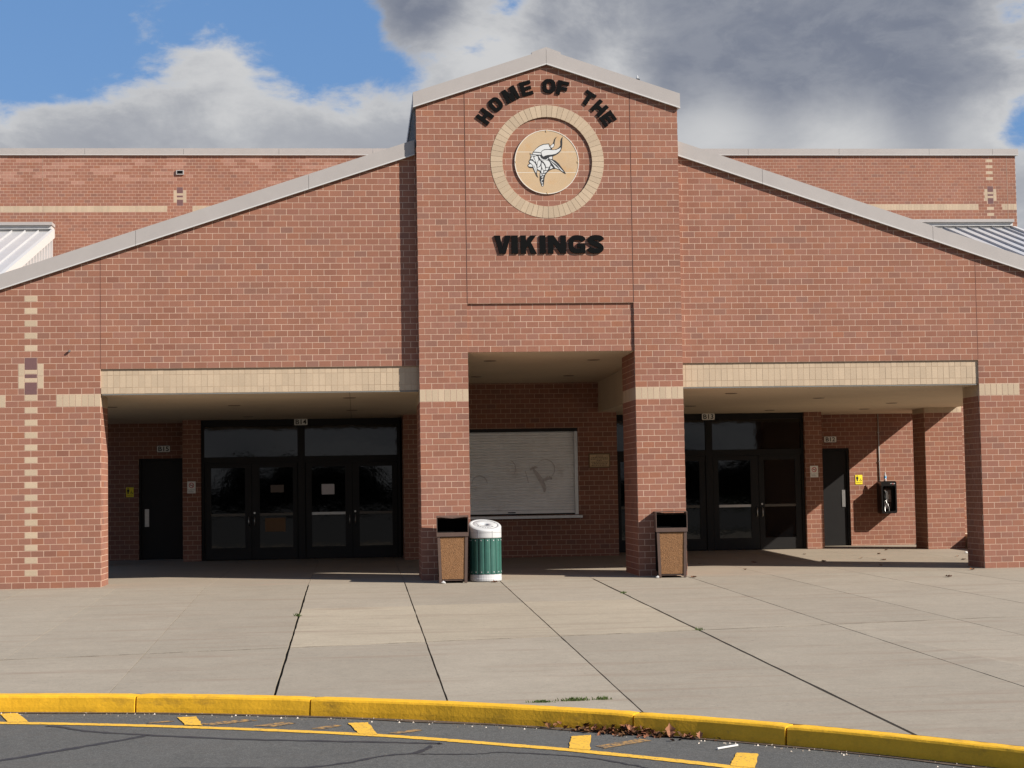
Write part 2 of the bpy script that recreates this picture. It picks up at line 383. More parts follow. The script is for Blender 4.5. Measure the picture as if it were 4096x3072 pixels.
# joints across the pavement: (x at the building, x at y=-14, gap, dark)
JN = [(-8.8, -8.8, .008), (-7.2, -7.2, .008), (-5.7, -5.7, .008), (-4.2, -4.2, .008), (-2.66, -2.66, .012), (-1.13, -1.08, .014), (.29, .38, .006), (1.72, 1.88, .008), (3.36, 3.40, .030), (4.915, 4.935, .016), (6.46, 6.515, .016),
      (7.99, 8.32, .034), (9.57, 10.14, .016), (10.95, 11.95, .012), (12.45, 13.9, .014), (14.0, 15.8, .012), (15.5, 17.7, .012), (17.1, 19.6, .01), (18.8, 21.6, .01)]
def jx(j, y): return j[0]+(j[1]-j[0])*(-.4-y)/13.6
def t2(x): return -9.72+.158*x if x > -4 else -10.35
def t1(x): return -4.95+.09*x
TCOL = random.Random(3)
def slab(poly, col, th=.11):
    b = MB(); n_ = len(poly); zz = lambda x, y: zfloor(y)
    A = [(x, y, zz(x, y)) for x, y in poly]; Bt = [(x, y, zz(x, y)-th) for x, y in poly]
    b.mesh(A+Bt, [tuple(range(n_))]+[(i, i+n_, (i+1) % n_+n_, (i+1) % n_) for i in range(n_)], col)
    b.build('slab', CONC, pav)
for k in range(len(JN)-1):
    A, Bj = JN[k], JN[k+1]
    def xl(y): return jx(A, y)+A[2]/2
    def xr_(y): return jx(Bj, y)-Bj[2]/2
    xm = (A[0]+Bj[0])/2
    light = 8 <= k <= 10
    levels = [-.455, t1(xm) if light else None, 't2', 'kerb']
    def edge(lv, side):
        f = xl if side == 0 else xr_
        if isinstance(lv, float): return (f(lv), lv)
        x = f(-9) if lv == 't2' else f(-13)
        for _ in range(8):
            y = t2(x) if lv == 't2' else kerb_y(x)+.155*0+.006
            x = f(y)
        return (x, y)
    lv = [l for l in levels if l is not None]
    for i in range(len(lv)-1):
        g0 = .003 if lv[i] == -.455 else (.0035)
        p0, p1 = edge(lv[i], 0), edge(lv[i], 1); q0, q1 = edge(lv[i+1], 0), edge(lv[i+1], 1)
        gg = .026 if lv[i+1] == 't2' else .004
        tint = TCOL.uniform(.93, 1.045)
        c = (tint*(1.19 if light and i == 1 else 1), tint*(1.17 if light and i == 1 else 1), tint*(1.12 if light and i == 1 else 1))
        low = [(q0[0], q0[1]+(gg if lv[i+1] != 'kerb' else 0)), (q1[0], q1[1]+(gg if lv[i+1] != 'kerb' else 0))]
        if lv[i+1] == 'kerb':                      # follow the arc of the kerb
            low = [q0]+[(x, kerb_y(x)+.006) for x in [q0[0]+(q1[0]-q0[0])*t/6 for t in range(1, 6)]]+[q1]
        if q0[1] > p0[1]-.05 and q1[1] > p1[1]-.05: continue
        poly = low+[(p1[0], p1[1]-g0), (p0[0], p0[1]-g0)]
        def wear(pa, pb, amp, step=.35):
            n_ = max(1, int(math.hypot(pb[0]-pa[0], pb[1]-pa[1])/step)); return [(pa[0]+(pb[0]-pa[0])*t/n_+TCOL.gauss(0, amp), pa[1]+(pb[1]-pa[1])*t/n_) for t in range(1, n_)]
        poly = low+wear(low[-1], poly[-2], .0012+.045*Bj[2])+poly[-2:]+wear(poly[-1], low[0], .0012+.045*A[2])
        # break the slope so the sheet stays on the ground surface
        slab(poly, c)
# dirt lodged along the cross joint
rd = random.Random(12); xx = -3.0
while xx < 11.6:
    L_ = rd.uniform(.25, .9); b = MB(); n_ = 6
    for k in range(n_):
        xa, xb_ = xx+L_*k/n_, xx+L_*(k+1)/n_; wa, wb = [.013*(.35+rd.random())*math.sin(math.pi*min(max(q/n_, .08), .92))**.5 for q in (k, k+1)]
        pts = [(xa, t2(xa)-wa), (xb_, t2(xb_)-wb), (xb_, t2(xb_)+wb), (xa, t2(xa)+wa)]; b.face([(x, y, zfloor(y)+.003) for x, y in pts])
    b.build('joint_dirt', mat('cross_joint_dirt', (.085, .066, .048), .95, .1, noise=(20, .3)), pav); xx += L_+rd.choice([0, 0, .05, .3])
# covered floor, in bays
fl = MB()
for i, xe in enumerate([-14, -1.4, 1.75, 3.36, 4.915, 6.46, 7.99, 9.57, 10.95, 12.45, 14.0, 15.5, 16.9, 30]):
    if i == 0: xa = xe; continue
    g_ = .003
    t = TCOL.uniform(.97, 1.04)
    for (ya, yb) in ((-.45, 3.0), (3.0, 9.8)) if i < 13 else ((-.45, 9.8),):
        b = MB(); b.mesh([(xa+g_, ya, zfloor(ya+.001)), (xe-g_, ya, zfloor(ya+.001)), (xe-g_, yb-g_, zfloor(yb)), (xa+g_, yb-g_, zfloor(yb)),
                          (xa+g_, ya, -.12), (xe-g_, ya, -.12), (xe-g_, yb-g_, -.12), (xa+g_, yb-g_, -.12)],
                         [(0, 1, 2, 3), (0, 4, 5, 1), (1, 5, 6, 2), (2, 6, 7, 3), (3, 7, 4, 0)], (t, t, t))
        b.build('slab', FLOORC, pav)
    xa = xe
# kerb stones round the turning circle
kerb = empty('kerb', 'yellow painted concrete kerb curving along the pavement edge', 'kerb')
kb = sorted([math.asin((x-KC.x)/KR) for x in (-12.5, -9.6, -6.6, -3.7, -.8, 2.17, 3.78, 6.5, 7.6, 9.6, 11.3, 12.6)])
rk = random.Random(5)
prof = [(.0, -.02), (.004, -.008), (.012, 0), (.13, .002), (.146, -.006), (.155, -.022), (.158, -.05), (.164, -.105), (.170, -.26)]
for i in range(len(kb)-1):
    a0, a1 = kb[i]+.0006, kb[i+1]-.0006; nseg = max(4, int((a1-a0)*KR/.09)); b = MB(); V = []
    dz, dr = rk.uniform(-.008, .006), rk.uniform(-.008, .008)
    for s_ in range(nseg+1):
        th = a0+(a1-a0)*s_/nseg; endc = .006 if s_ in (0, nseg) else 0
        wob = .003*math.sin(th*61+i)+.002*math.sin(th*173)
        for (d, h) in prof:
            x, y = kerb_xy(th, KR-d-dr*(d > .1)+wob*(d > .05)); V.append((x, y, zfloor(y)+h+.004+dz*.5-endc+rk.uniform(-.0015, .0015)))
        x, y = kerb_xy(th, KR); V.append((x, y, zfloor(y)-.26))
    m_ = len(prof)+1; F = []
    for s_ in range(nseg):
        for k in range(m_): F.append((s_*m_+k, s_*m_+(k+1) % m_, (s_+1)*m_+(k+1) % m_, (s_+1)*m_+k))
    F += [tuple(range(m_-1, -1, -1)), tuple(nseg*m_+k for k in range(m_))]
    b.mesh(V, F); b.build('kerb_stone', YKERB, kerb)
# painted edge line and its ticks
def strip_poly(pts, w, z):
    b = MB(); pts = [Vector(p) for p in pts]; L_ = []; R_ = []
    for i, p in enumerate(pts):
        t = (pts[min(i+1, len(pts)-1)]-pts[max(i-1, 0)]).normalized(); nn = Vector((-t.y, t.x))
        ww = (w[i] if isinstance(w, list) else w)/2
        L_.append(p+nn*ww); R_.append(p-nn*ww)
    for i in range(len(pts)-1):
        q = [R_[i], R_[i+1], L_[i+1], L_[i]]; b.face([(p.x, p.y, zroad(p.y)+z) for p in q])
    return b
YL = [(-3.0, -13.05), (-1.2, -12.85), (.2, -12.93), (1.275, -13.13), (2.667, -13.578), (4.25, -14.263), (5.37, -14.957), (5.93, -15.345), (6.875, -16.134), (7.9, -17.2), (8.6, -18.2)]
def cat_rom(p, n_=6):
    p = [Vector(q) for q in p]; o = []
    for i in range(len(p)-1):
        a, b_, c, d = p[max(i-1, 0)], p[i], p[i+1], p[min(i+2, len(p)-1)]
        for k in range(n_):
            t = k/n_; o.append(.5*((2*b_)+(c-a)*t+(2*a-5*b_+4*c-d)*t*t+(-a+3*b_-3*c+d)*t**3))
    return o+[p[-1]]
mk = empty('painted_road_marking', 'yellow painted line with short ticks on the asphalt beside the kerb', 'road marking')
_yl = cat_rom(YL, 26); _ry = random.Random(2)
strip_poly(_yl, [.115*_ry.uniform(.88, 1.1) for _ in _yl], .005).build('edge_line', YPAINT, mk)
TK = [[(.898, -12.535), (1.051, -12.522), (1.254, -13.061), (1.072, -13.054)], [(2.543, -13.036), (2.712, -13.027), (2.811, -13.53), (2.657, -13.478)],
      [(4.067, -13.632), (4.237, -13.625), (4.313, -14.274), (4.152, -14.20)], [(5.884, -14.631), (6.053, -14.605), (5.951, -15.29), (5.80, -15.18)], [(7.047, -15.588), (7.203, -15.654), (7.045, -16.22), (6.886, -16.10)]]
for t in TK:
    rt = random.Random(int(t[0][0]*100)); q = []
    for i in range(4):
        (xa, ya), (xb_, yb_) = t[i], t[(i+1) % 4]
        for k in range(9): f_ = k/9; q.append((xa+(xb_-xa)*f_+rt.gauss(0, .003), ya+(yb_-ya)*f_+rt.gauss(0, .005)))
    b = MB(); b.face([(x, y, zroad(y)+.007) for x, y in q][::-1]); b.build('tick', YPAINT, mk)
for t in [[(2.75, -13.42), (3.15, -13.25), (3.28, -13.32), (2.9, -13.52)], [(3.25, -13.62), (3.5, -13.45), (3.62, -13.55), (3.42, -13.70)], [(6.02, -15.1), (6.42, -14.83), (6.5, -14.93), (6.08, -15.22)],
          [(2.30, -13.28), (2.5, -13.2), (2.55, -13.25), (2.33, -13.33)], [(4.4, -14.2), (4.62, -14.05), (4.7, -14.1), (4.5, -14.25)], [(3.75, -13.85), (3.95, -13.68), (4.02, -13.74), (3.85, -13.9)]]:
    b = MB(); b.face([(x, y, zroad(y)+.004) for x, y in t]); b.build('worn_tick', YOLD, mk)
for i, (pts, w) in enumerate([([(.6, -15.5), (1.379, -14.94), (1.759, -14.576), (2.08, -14.277), (2.395, -13.936)], .07), ([(1.45, -13.3), (1.576, -13.371), (1.897, -13.671), (2.395, -13.936), (3.206, -14.284), (4.062, -14.545), (4.713, -14.735), (4.804, -14.773)], .06),
                 ([(2.2, -15.45), (3.028, -15.526), (3.808, -15.619), (4.351, -15.246), (4.606, -15.138), (4.727, -14.846)], .055), ([(4.602, -15.2), (5.0, -15.28), (5.343, -15.265), (5.9, -15.6), (6.3, -16.1)], .035)]):
    pp = cat_rom(pts, 9); rw = random.Random(i)
    o = strip_poly([p+Vector((rw.uniform(-.012, .012), rw.uniform(-.012, .012))) for p in pp], [w*rw.uniform(.6, 1.25)*(.4 if k in (0, len(pp)-1) else 1) for k in range(len(pp))], .0025).build('crack_seal', CRACK, road)

# ------------------------------------------------------------------ the entrance building
bld = empty('school_entrance_building', 'red brick school entrance with gabled tower, sloping wings and covered porch', 'building')
LW0, LW1, TX0, TX1, RW1, XE0, XE1 = 0., 5.211, 5.211, 9.631, 14.793, -2.06, 16.9
TP = -.175                                   # tower face
def rake_l(x): return 4.886+(x+1.612)*.3277
def rake_r(x): return 7.095-(x-9.663)*.3335
CXT, CZT = 7.407, 6.957                      # centre of the ring
def rake_t(x): return 8.617-abs(x-7.415)*.3275
front_walls = []
# ---- wings
creamcol = lambda r_: tuple(k*r_.uniform(.94, 1.05) for k in (1, 1, 1)) if False else (lambda t: (t, t*.995, t*.985))(r_.uniform(.93, 1.06))
def wing(side):
    fr = front(0)
    if side == 'l':
        polys = [[(XE0+.004, -.1), (-.004, -.1), (-.004, 31*Cm), (XE0+.004, 31*Cm)], [(XE0+.004, 31*Cm), (0, 31*Cm), (0, rake_l(0)+.1), (XE0+.004, rake_l(XE0)+.1)], [(0, 35*Cm), (5.4, 35*Cm), (5.4, rake_l(5.4)+.1), (0, rake_l(0)+.1)]]
        regs = [[(XE0, 0), (0, 0), (0, rake_l(0)+.02), (XE0, rake_l(XE0)+.02)], [(0.004, 35*Cm), (5.4, 35*Cm), (5.4, rake_l(5.4)+.02), (0.004, rake_l(0)+.02)]]
        ph = lambda i: 0 if i % 2 == 0 else Bm/2
    else:
        polys = [[(9.45, 35*Cm), (RW1, 35*Cm), (RW1, rake_r(RW1)+.1), (9.45, rake_r(9.45)+.1)], [(RW1+.004, -.1), (XE1-.004, -.1), (XE1-.004, 31*Cm), (RW1+.004, 31*Cm)], [(RW1, 31*Cm), (XE1-.004, 31*Cm), (XE1-.004, rake_r(XE1)+.1), (RW1, rake_r(RW1)+.1)]]
        regs = [[(9.45, 35*Cm), (RW1-.004, 35*Cm), (RW1-.004, rake_r(RW1)+.02), (9.45, rake_r(9.45)+.02)], [(RW1, 0), (XE1, 0), (XE1, rake_r(XE1)+.02), (RW1, rake_r(RW1)+.02)]]
        ph = lambda i: RW1 if i % 2 == 0 else RW1+Bm/2
    part = backing('wing_wall', polys, fr, bld, .28)
    w = Wall(fr, part, 11 if side == 'l' else 12, ph)
    if side == 'l':
        cuts = [(-3.5*Bm, .2, 29, 31), (-99, -7.5*Bm, 29, 31), (-6*Bm, -5*Bm, 31, 37), (-6.5*Bm, -4.5*Bm, 32, 36)]+[(-6*Bm, -5*Bm, i, i+1) for i in list(range(2, 31, 2))+[38, 40, 42, 44, 46]]
    else: cuts = [(RW1-.2, RW1+3.5*Bm, 29, 31)]
    for k_, rg in enumerate(regs): w.lay(rg, None, cuts=cuts if (k_ == 0) == (side == 'l') else ())
    front_walls.append(w)
    # cream bricks
    rc = random.Random(31)
    def cream(u0, z0, u1, z1, name='cream_brick', mt=None, pr=.0015):
        b = MB(); b.prism(rect(u0+JT/2, z0+JT/2, u1-JT/2, z1-JT/2), fr, -DEP, pr, creamcol(rc), back=False); b.build(name, mt or CREAM, part)
    if side == 'l':
        for i in list(range(2, 31, 2))+[38, 40, 42, 44, 46]: cream(-6*Bm, i*Cm, -5*Bm, (i+1)*Cm)
        for k in range(7): cream(-3.5*Bm+k*Bm/2, 29*Cm, -3.5*Bm+(k+1)*Bm/2, 31*Cm)
        for k in range(4): cream(-9.5*Bm+k*Bm/2, 29*Cm, -9.5*Bm+(k+1)*Bm/2, 31*Cm)
        cream(-6*Bm, 31*Cm, -5*Bm, 33*Cm, 'plum_tile', PURPLE); cream(-6*Bm, 35*Cm, -5*Bm, 37*Cm, 'plum_tile', PURPLE)
        h = 2*Cm/3
        cream(-6*Bm, 33*Cm, -5*Bm, 33*Cm+h); cream(-6*Bm, 33*Cm+h, -5*Bm, 33*Cm+2*h, 'plum_tile', PURPLE); cream(-6*Bm, 33*Cm+2*h, -5*Bm, 35*Cm)
        for z in (32, 34):
            cream(-6.5*Bm, z*Cm, -6*Bm, (z+2)*Cm); cream(-5*Bm, z*Cm, -4.5*Bm, (z+2)*Cm)
    else:
        for k in range(7): cream(RW1+k*Bm/2, 29*Cm, RW1+(k+1)*Bm/2, 31*Cm)
    # lintel beam of cream tiles over the opening, set back from the wall
    x0, x1 = (0, 5.4) if side == 'l' else (9.45, RW1)
    fb = front(.028); beam = backing('lintel_beam', [rect(x0, 31*Cm, x1, 35*Cm-.004)], fb, bld, .35, GREYMORTAR, -.0015)
    off = 0 if side == 'l' else RW1; n_ = 53
    for k in range(n_):
        ua, ub = (k*Bm/2, (k+1)*Bm/2) if side == 'l' else (RW1-(k+1)*Bm/2, RW1-k*Bm/2)
        ua, ub = max(ua, x0), min(ub, x1)
        if ub-ua < .03: continue
        for (za, zb) in ((31, 32), (32, 34), (34, 35)):
            b = MB(); b.prism(rect(ua+.003, za*Cm+.003, ub-.003, zb*Cm-.003-(.006 if zb == 35 else 0)), fb, -.03, rc.uniform(-.001, .001), creamcol(rc), back=False); b.build('tile', CREAM, beam)
    # metal lip under the beam
    boxpart('drip_edge', (x0+.02, x1-.02 if side == 'r' else 5.2, .022, .07, 31*Cm-.020, 31*Cm-.004), mat('beam_angle_steel', (.16, .155, .14), .5, .4), beam)
    # raking trim in panels
    fr2 = front(-.055); trim = MB()
    rk_ = rake_l if side == 'l' else rake_r
    xs = [XE0-.1, .58, 3.42, 5.19] if side == 'l' else [9.65, 11.1, 14.05, XE1+.1]
    root = None
    for i in range(len(xs)-1):
        a, c_ = xs[i]+.0025, xs[i+1]-.0025
        b = MB(); b.prism([(a, rk_(a)), (c_, rk_(c_)), (c_, rk_(c_)+.235), (a, rk_(a)+.235)], fr2, -.30, 0.); o = b.build('rake_trim', TRIM, bld)
        b = MB(); b.prism([(a, rk_(a)-.020), (c_, rk_(c_)-.020), (c_, rk_(c_)-.001), (a, rk_(a)-.001)], front(-.062), -.05, .004); b.build('drip_edge', LIP, o)
    # roof slab behind
    b = MB(); xa, xb = xs[0], xs[-1]
    b.prism([(xa, rk_(xa)+.06), (xb, rk_(xb)+.06), (xb, rk_(xb)+.20), (xa, rk_(xa)+.20)], (Vector((0, .25, 0)), X, -Y), -9.6, 0); b.build('roof', RIBMET, bld)
wing('l'); wing('r')

# ---- piers' returns and canopy piers
def side_wall(name, x, y0, y1, z0, z1, facing, seed, band=True, part=None):
    """brick return on plane x, from y0 to y1, facing +1 / -1 in x"""
    U = Y if facing > 0 else -Y
    fr = (Vector((x, 0, 0)), U, X*facing)
    a, c_ = (y0, y1) if facing > 0 else (-y1, -y0)
    w = Wall(fr, part, seed, (lambda i: (a if facing > 0 else c_)+(0 if i % 2 else Bm/2)), pick=False)
    w.lay(rect(a, z0, c_, z1), (lambda i, u0, u1: 29 <= i < 31) if band else None)
    if band:
        rc = random.Random(seed)
        k = 0
        while a+k*Bm/2 < c_-.02:
            ua, ub = a+k*Bm/2, min(a+(k+1)*Bm/2, c_); k += 1
            b = MB(); b.prism(rect(ua+.004, 29*Cm+.004, ub-.004, 31*Cm-.004), fr, -DEP, 0, creamcol(rc), back=False); b.build('cream_brick', CREAM, part)
    return w
other_walls = []
def pier_block(x0, x1, y0, y1, z1):
    return boxpart('pier', (x0+PR, x1-PR, y0+.10, y1-PR, -.05, z1), MORTAR, bld)
p = pier_block(XE0, 0, 0, .813, 3.2); other_walls += [side_wall('pier', 0, .052, .813, 0, 31.6*Cm, 1, 41, True, p)]
p = pier_block(RW1, XE1, 0, .813, 3.2); other_walls += [side_wall('pier', RW1, .052, .813, 0, 31.6*Cm, -1, 42, True, p)]
other_walls += [side_wall('pier', XE1, .052, .813, 0, 31.6*Cm, 1, 43, False, p)]

# ---- tower
frT = front(TP)
OP0, OP1 = TX0+4*Bm, TX1-4*Bm                # opening between the tower piers
ring_o, ring_i = .955, .757
def poly_hole(outer, hole, fr, d1, thick):
    """plate with one hole"""
    pts = [Vector(p) for p in outer]+[Vector(p) for p in hole]; n0 = len(outer); n1 = len(hole)
    es = [(i, (i+1) % n0) for i in range(n0)]+[(n0+i, n0+(i+1) % n1) for i in range(n1)]
    v2, _, f2, *_ = delaunay_2d_cdt(pts, es, [], 0, 1e-5)
    O, U, Nn = fr; b = MB(); P3 = lambda q, d: O+U*q[0]+Zu*q[1]+Nn*d
    inside = lambda q: sum(1 for i in range(n0) if ((outer[i][1] > q[1]) != (outer[(i+1) % n0][1] > q[1])) and q[0] < (outer[(i+1) % n0][0]-outer[i][0])*(q[1]-outer[i][1])/(outer[(i+1) % n0][1]-outer[i][1])+outer[i][0]) % 2 == 1
    hc = sum((Vector(h) for h in hole), Vector((0, 0)))/n1; hr = (Vector(hole[0])-hc).length
    for f in f2:
        c_ = sum((v2[i] for i in f), Vector((0, 0)))/len(f)
        if inside(c_) and (c_-hc).length > hr*.985: b.face([P3(v2[i], d1) for i in f])
    for loop in (outer,):
        for i in range(len(loop)):
            p_, q_ = loop[i], loop[(i+1) % len(loop)]; b.face([P3(p_, d1), P3(p_, d1-thick), P3(q_, d1-thick), P3(q_, d1)])
    return b
NC = 60
circ = lambda r_, n_=NC, ph=0: [(CXT+r_*math.cos(2*math.pi*(k+ph)/n_), CZT+r_*math.sin(2*math.pi*(k+ph)/n_)) for k in range(n_)]
outer = [(TX0+.004, -.1), (OP0-.004, -.1), (OP0-.004, 45*Cm), (OP1+.004, 45*Cm), (OP1+.004, -.1), (TX1-.004, -.1), (TX1-.004, rake_t(TX1)+.1), (7.415, 8.72), (TX0+.004, rake_t(TX0)+.1)]
tw = poly_hole(outer, circ(.80), frT, -PR, .20).build('tower_wall', MORTAR, bld)
# recessed disc behind the ring and the panel over the opening
b = MB(); b.prism(circ(.9), front(TP+.022), -.10, -PR); b.build('disc_backing', MORTAR, tw)
b = MB(); b.prism(rect(OP0-.02, 37*Cm+.004, OP1+.02, 45*Cm+.05), front(TP+.032), -.16, -PR); b.build('panel_backing', MORTAR, tw)
# pier bodies
for (xa, xb) in ((TX0, OP0), (OP1, TX1)):
    b = MB(); b.box(xa+PR, xb-PR, TP+.1, 1.24-PR, -.05, 3.95); pp = b.build('pier', MORTAR, bld)
    other_walls.append(side_wall('pier', xa, TP+.052, 1.24, 0, 37.5*Cm, -1, 51+int(xa), True, pp))
    other_walls.append(side_wall('pier', xb, TP+.052, 1.24, 0, 37.5*Cm, 1, 61+int(xb), True, pp))
w = Wall(frT, tw, 21, lambda i: TX0+(0 if (i % 2 == (0 if i < 31 else 1)) else Bm/2))
bandskip = lambda i, u0, u1: 29 <= i < 31
def ring_cut(wl):
    keep = []
    for (poly, pr, col) in wl.pieces:
        cx_ = sum(q[0] for q in poly)/len(poly)-CXT; cz_ = sum(q[1] for q in poly)/len(poly)-CZT; r_ = math.hypot(cx_, cz_)
        near = min(math.hypot(q[0]-CXT, q[1]-CZT) for q in poly)
        if near < ring_o-.03 or r_ < ring_o:
            nx, nz = (cx_/r_, cz_/r_) if r_ > 1e-6 else (0, 1)
            rm = .86; poly = clip(poly, -nx, -nz, -(rm+nx*CXT+nz*CZT))
            if len(poly) < 3 or area(poly) < .0004: continue
        keep.append((poly, pr, col))
    wl.pieces = keep
w.lay(rect(TX0, 0, OP0, 45*Cm), bandskip); w.lay([(TX0, 45*Cm), (OP0-.004, 45*Cm), (OP0-.004, rake_t(OP0)+.02), (TX0, rake_t(TX0)+.02)])
front_walls.append(w)
w2 = Wall(frT, tw, 22, lambda i: OP1+(0 if (i % 2 == (0 if i < 31 else 1)) else Bm/2))
w2.lay(rect(OP1, 0, TX1, 45*Cm), bandskip); w2.lay([(OP1+.004, 45*Cm), (TX1, 45*Cm), (TX1, rake_t(TX1)+.02), (OP1+.004, rake_t(OP1)+.02)])
front_walls.append(w2)
w3 = Wall(frT, tw, 23, lambda i: OP0+(.87*Bm if i % 2 else .37*Bm))
w3.lay([(OP0+.004, 45*Cm), (OP1-.004, 45*Cm), (OP1-.004, rake_t(OP1)+.02), (7.415, rake_t(7.415)+.02), (OP0+.004, rake_t(OP0)+.02)]); ring_cut(w3); front_walls.append(w3)
w4 = Wall(front(TP+.032), tw, 24, lambda i: OP0+(.87*Bm if i % 2 else .37*Bm)); w4.lay(rect(OP0, 37*Cm, OP1, 45*Cm+.03)); front_walls.append(w4)
w5 = Wall(front(TP+.022), tw, 25, lambda i: OP0+(.87*Bm if i % 2 else .37*Bm)); w5.lay(circ(.83)); front_walls.append(w5)
rc = random.Random(77)
for (xa) in (TX0, OP1):
    for k in range(8):
        b = MB(); b.prism(rect(xa+k*Bm/2+JT/2, 29*Cm+JT/2, xa+(k+1)*Bm/2-JT/2, 31*Cm-JT/2), frT, -DEP, .001, creamcol(rc), back=False); b.build('cream_brick', CREAM, tw)
# ring of cream bricks
for k in range(NC):
    a0, a1 = 2*math.pi*k/NC+.0028, 2*math.pi*(k+1)/NC-.0028
    pl = [(CXT+ring_i*math.cos(a0), CZT+ring_i*math.sin(a0)), (CXT+ring_o*math.cos(a0), CZT+ring_o*math.sin(a0)), (CXT+ring_o*math.cos((a0+a1)/2)*1.0005, CZT+ring_o*math.sin((a0+a1)/2)),
          (CXT+ring_o*math.cos(a1), CZT+ring_o*math.sin(a1)), (CXT+ring_i*math.cos(a1), CZT+ring_i*math.sin(a1))]
    b = MB(); b.prism(pl, frT, -.05, .005+rc.uniform(-.001, .001), creamcol(rc)); b.build('ring_brick', CREAM, tw)
b = MB()
for k in range(NC):
    a0, a1 = 2*math.pi*k/NC, 2*math.pi*(k+1)/NC
    q = [(CXT+r_*math.cos(a), TP-.001, CZT+r_*math.sin(a)) for r_, a in ((ring_i+.002, a0), (ring_o-.002, a0), (ring_o-.002, a1), (ring_i+.002, a1))]; b.face(q[::-1])
b.build('ring_mortar', GREYMORTAR, tw)
# tower trim and roof
fr2 = front(TP-.05)
for sgn in (-1, 1):
    xe, xc = (TX0-.045, 7.415) if sgn < 0 else (TX1+.045, 7.415)
    a, c_ = (xe, xc-.002) if sgn < 0 else (xc+.002, xe)
    b = MB(); b.prism([(a, rake_t(a)), (c_, rake_t(c_)), (c_, rake_t(c_)+.235), (a, rake_t(a)+.235)], fr2, -.35, 0); o = b.build('rake_trim', TRIM, bld)
    b = MB(); b.prism([(a, rake_t(a)-.02), (c_, rake_t(c_)-.02), (c_, rake_t(c_)-.001), (a, rake_t(a)-.001)], front(TP-.057), -.05, .004); b.build('drip_edge', LIP, o)
    b = MB(); b.prism([(a, rake_t(a)+.10), (c_, rake_t(c_)+.10), (c_, rake_t(c_)+.20), (a, rake_t(a)+.20)], front(.12), -9.9, 0); b.build('roof', RIBMET, bld)
b = MB(); b.prism([(7.17, rake_t(7.17)+.236), (7.415, rake_t(7.415)+.236), (7.66, rake_t(7.66)+.236), (7.66, rake_t(7.66)+.268), (7.415, rake_t(7.415)+.278), (7.17, rake_t(7.17)+.268)], front(TP-.045), -10, 0); b.build('ridge_cap', TRIM, bld)
# ribbed side walls of the tower above the wing roofs
for sgn in (-1, 1):
    x = TX0+.012 if sgn < 0 else TX1-.012; b = MB()
    b.box(min(x, x-sgn*.1), max(x, x-sgn*.1), TP+.14, 9.9, 6.5, rake_t(TX0)+.12)
    yy = TP+.22
    while yy < 9.8:
        b.box(min(x, x+sgn*.035), max(x, x+sgn*.035), yy, yy+.05, 6.5, rake_t(TX0)+.11); yy += .305
    b.build('ribbed_siding', RIBDARK, bld)
for sgn in (-1, 1):        # short ridge flashing where the wing roofs meet the tower
    if sgn > 0:
        b = MB(); b.prism([(9.64, rake_r(9.64)+.236), (10.0, rake_r(10.0)+.236), (10.0, rake_r(10.0)+.252), (9.82, rake_r(9.82)+.262), (9.64, rake_r(9.64)+.262)], front(.05), -8, 0); b.build('ridge_cap', TRIM, bld)

# ---- porch: soffits, inner walls
def zs(y, z0): return z0-.0112*y
def soffit_sheet(x0, x1, y0, y1, z0, name='soffit', th=.25):
    b = MB(); b.mesh([(x0, y0, zs(y0, z0)), (x1, y0, zs(y0, z0)), (x1, y1, zs(y1, z0)), (x0, y1, zs(y1, z0)), (x0, y0, z0+th), (x1, y0, z0+th), (x1, y1, z0+th), (x0, y1, z0+th)],
                     [(0, 3, 2, 1), (4, 5, 6, 7), (0, 1, 5, 4), (1, 2, 6, 5), (2, 3, 7, 6), (3, 0, 4, 7)]); return b.build(name, STUCCO, bld)
BKL, BKR = 5.62, 9.21
sL = soffit_sheet(XE0, BKL, .07, 10.2, 3.138); sR = soffit_sheet(BKR, XE1, .07, 10.2, 3.138); sC = soffit_sheet(BKL, BKR, TP+.10, 7.3, 3.758, th=.3)
boxpart('bulkhead', (BKL-.06, BKL-.003, .12, 7.2, 3.05, 3.9), STUCCO, bld); boxpart('bulkhead', (BKR+.003, BKR+.06, .12, 7.2, 3.05, 3.9), STUCCO, bld)
b = MB(); b.mesh([(4.055, .1, zs(.1, 3.138)-.003), (4.063, .1, zs(.1, 3.138)-.003), (4.063, 8.3, zs(8.3, 3.138)-.003), (4.055, 8.3, zs(8.3, 3.138)-.003)], [(0, 3, 2, 1)]); b.build('soffit_joint', mat('soffit_joint_dark', (.16, .12, .08), .9), sL)
for par, z0, pts in ((sL, 3.138, [(1.93, 3.37), (4.05, 1.55), (1.95, 7.2), (4.08, 5.4), (-.3, 3.4)]), (sR, 3.138, [(10.83, 1.6), (12.88, 3.3), (14.91, 5.26), (14.96, 7.35), (12.91, 7.36), (10.83, 5.4)]), (sC, 3.758, [(6.52, 1.55), (8.36, 1.55), (6.52, 5.2), (8.36, 5.2)])):
    for (x, y) in pts:
        b = MB(); b.lathe([(.08, -.006), (.10, -.010), (.115, -.004), (.115, .01)], (x, y, zs(y, z0)), 20); b.lathe([(0.001, .0), (.08, -.005)], (x, y, zs(y, z0)), 20)
        b.build('downlight', mat('downlight_trim', (.22, .17, .12), .5), par)
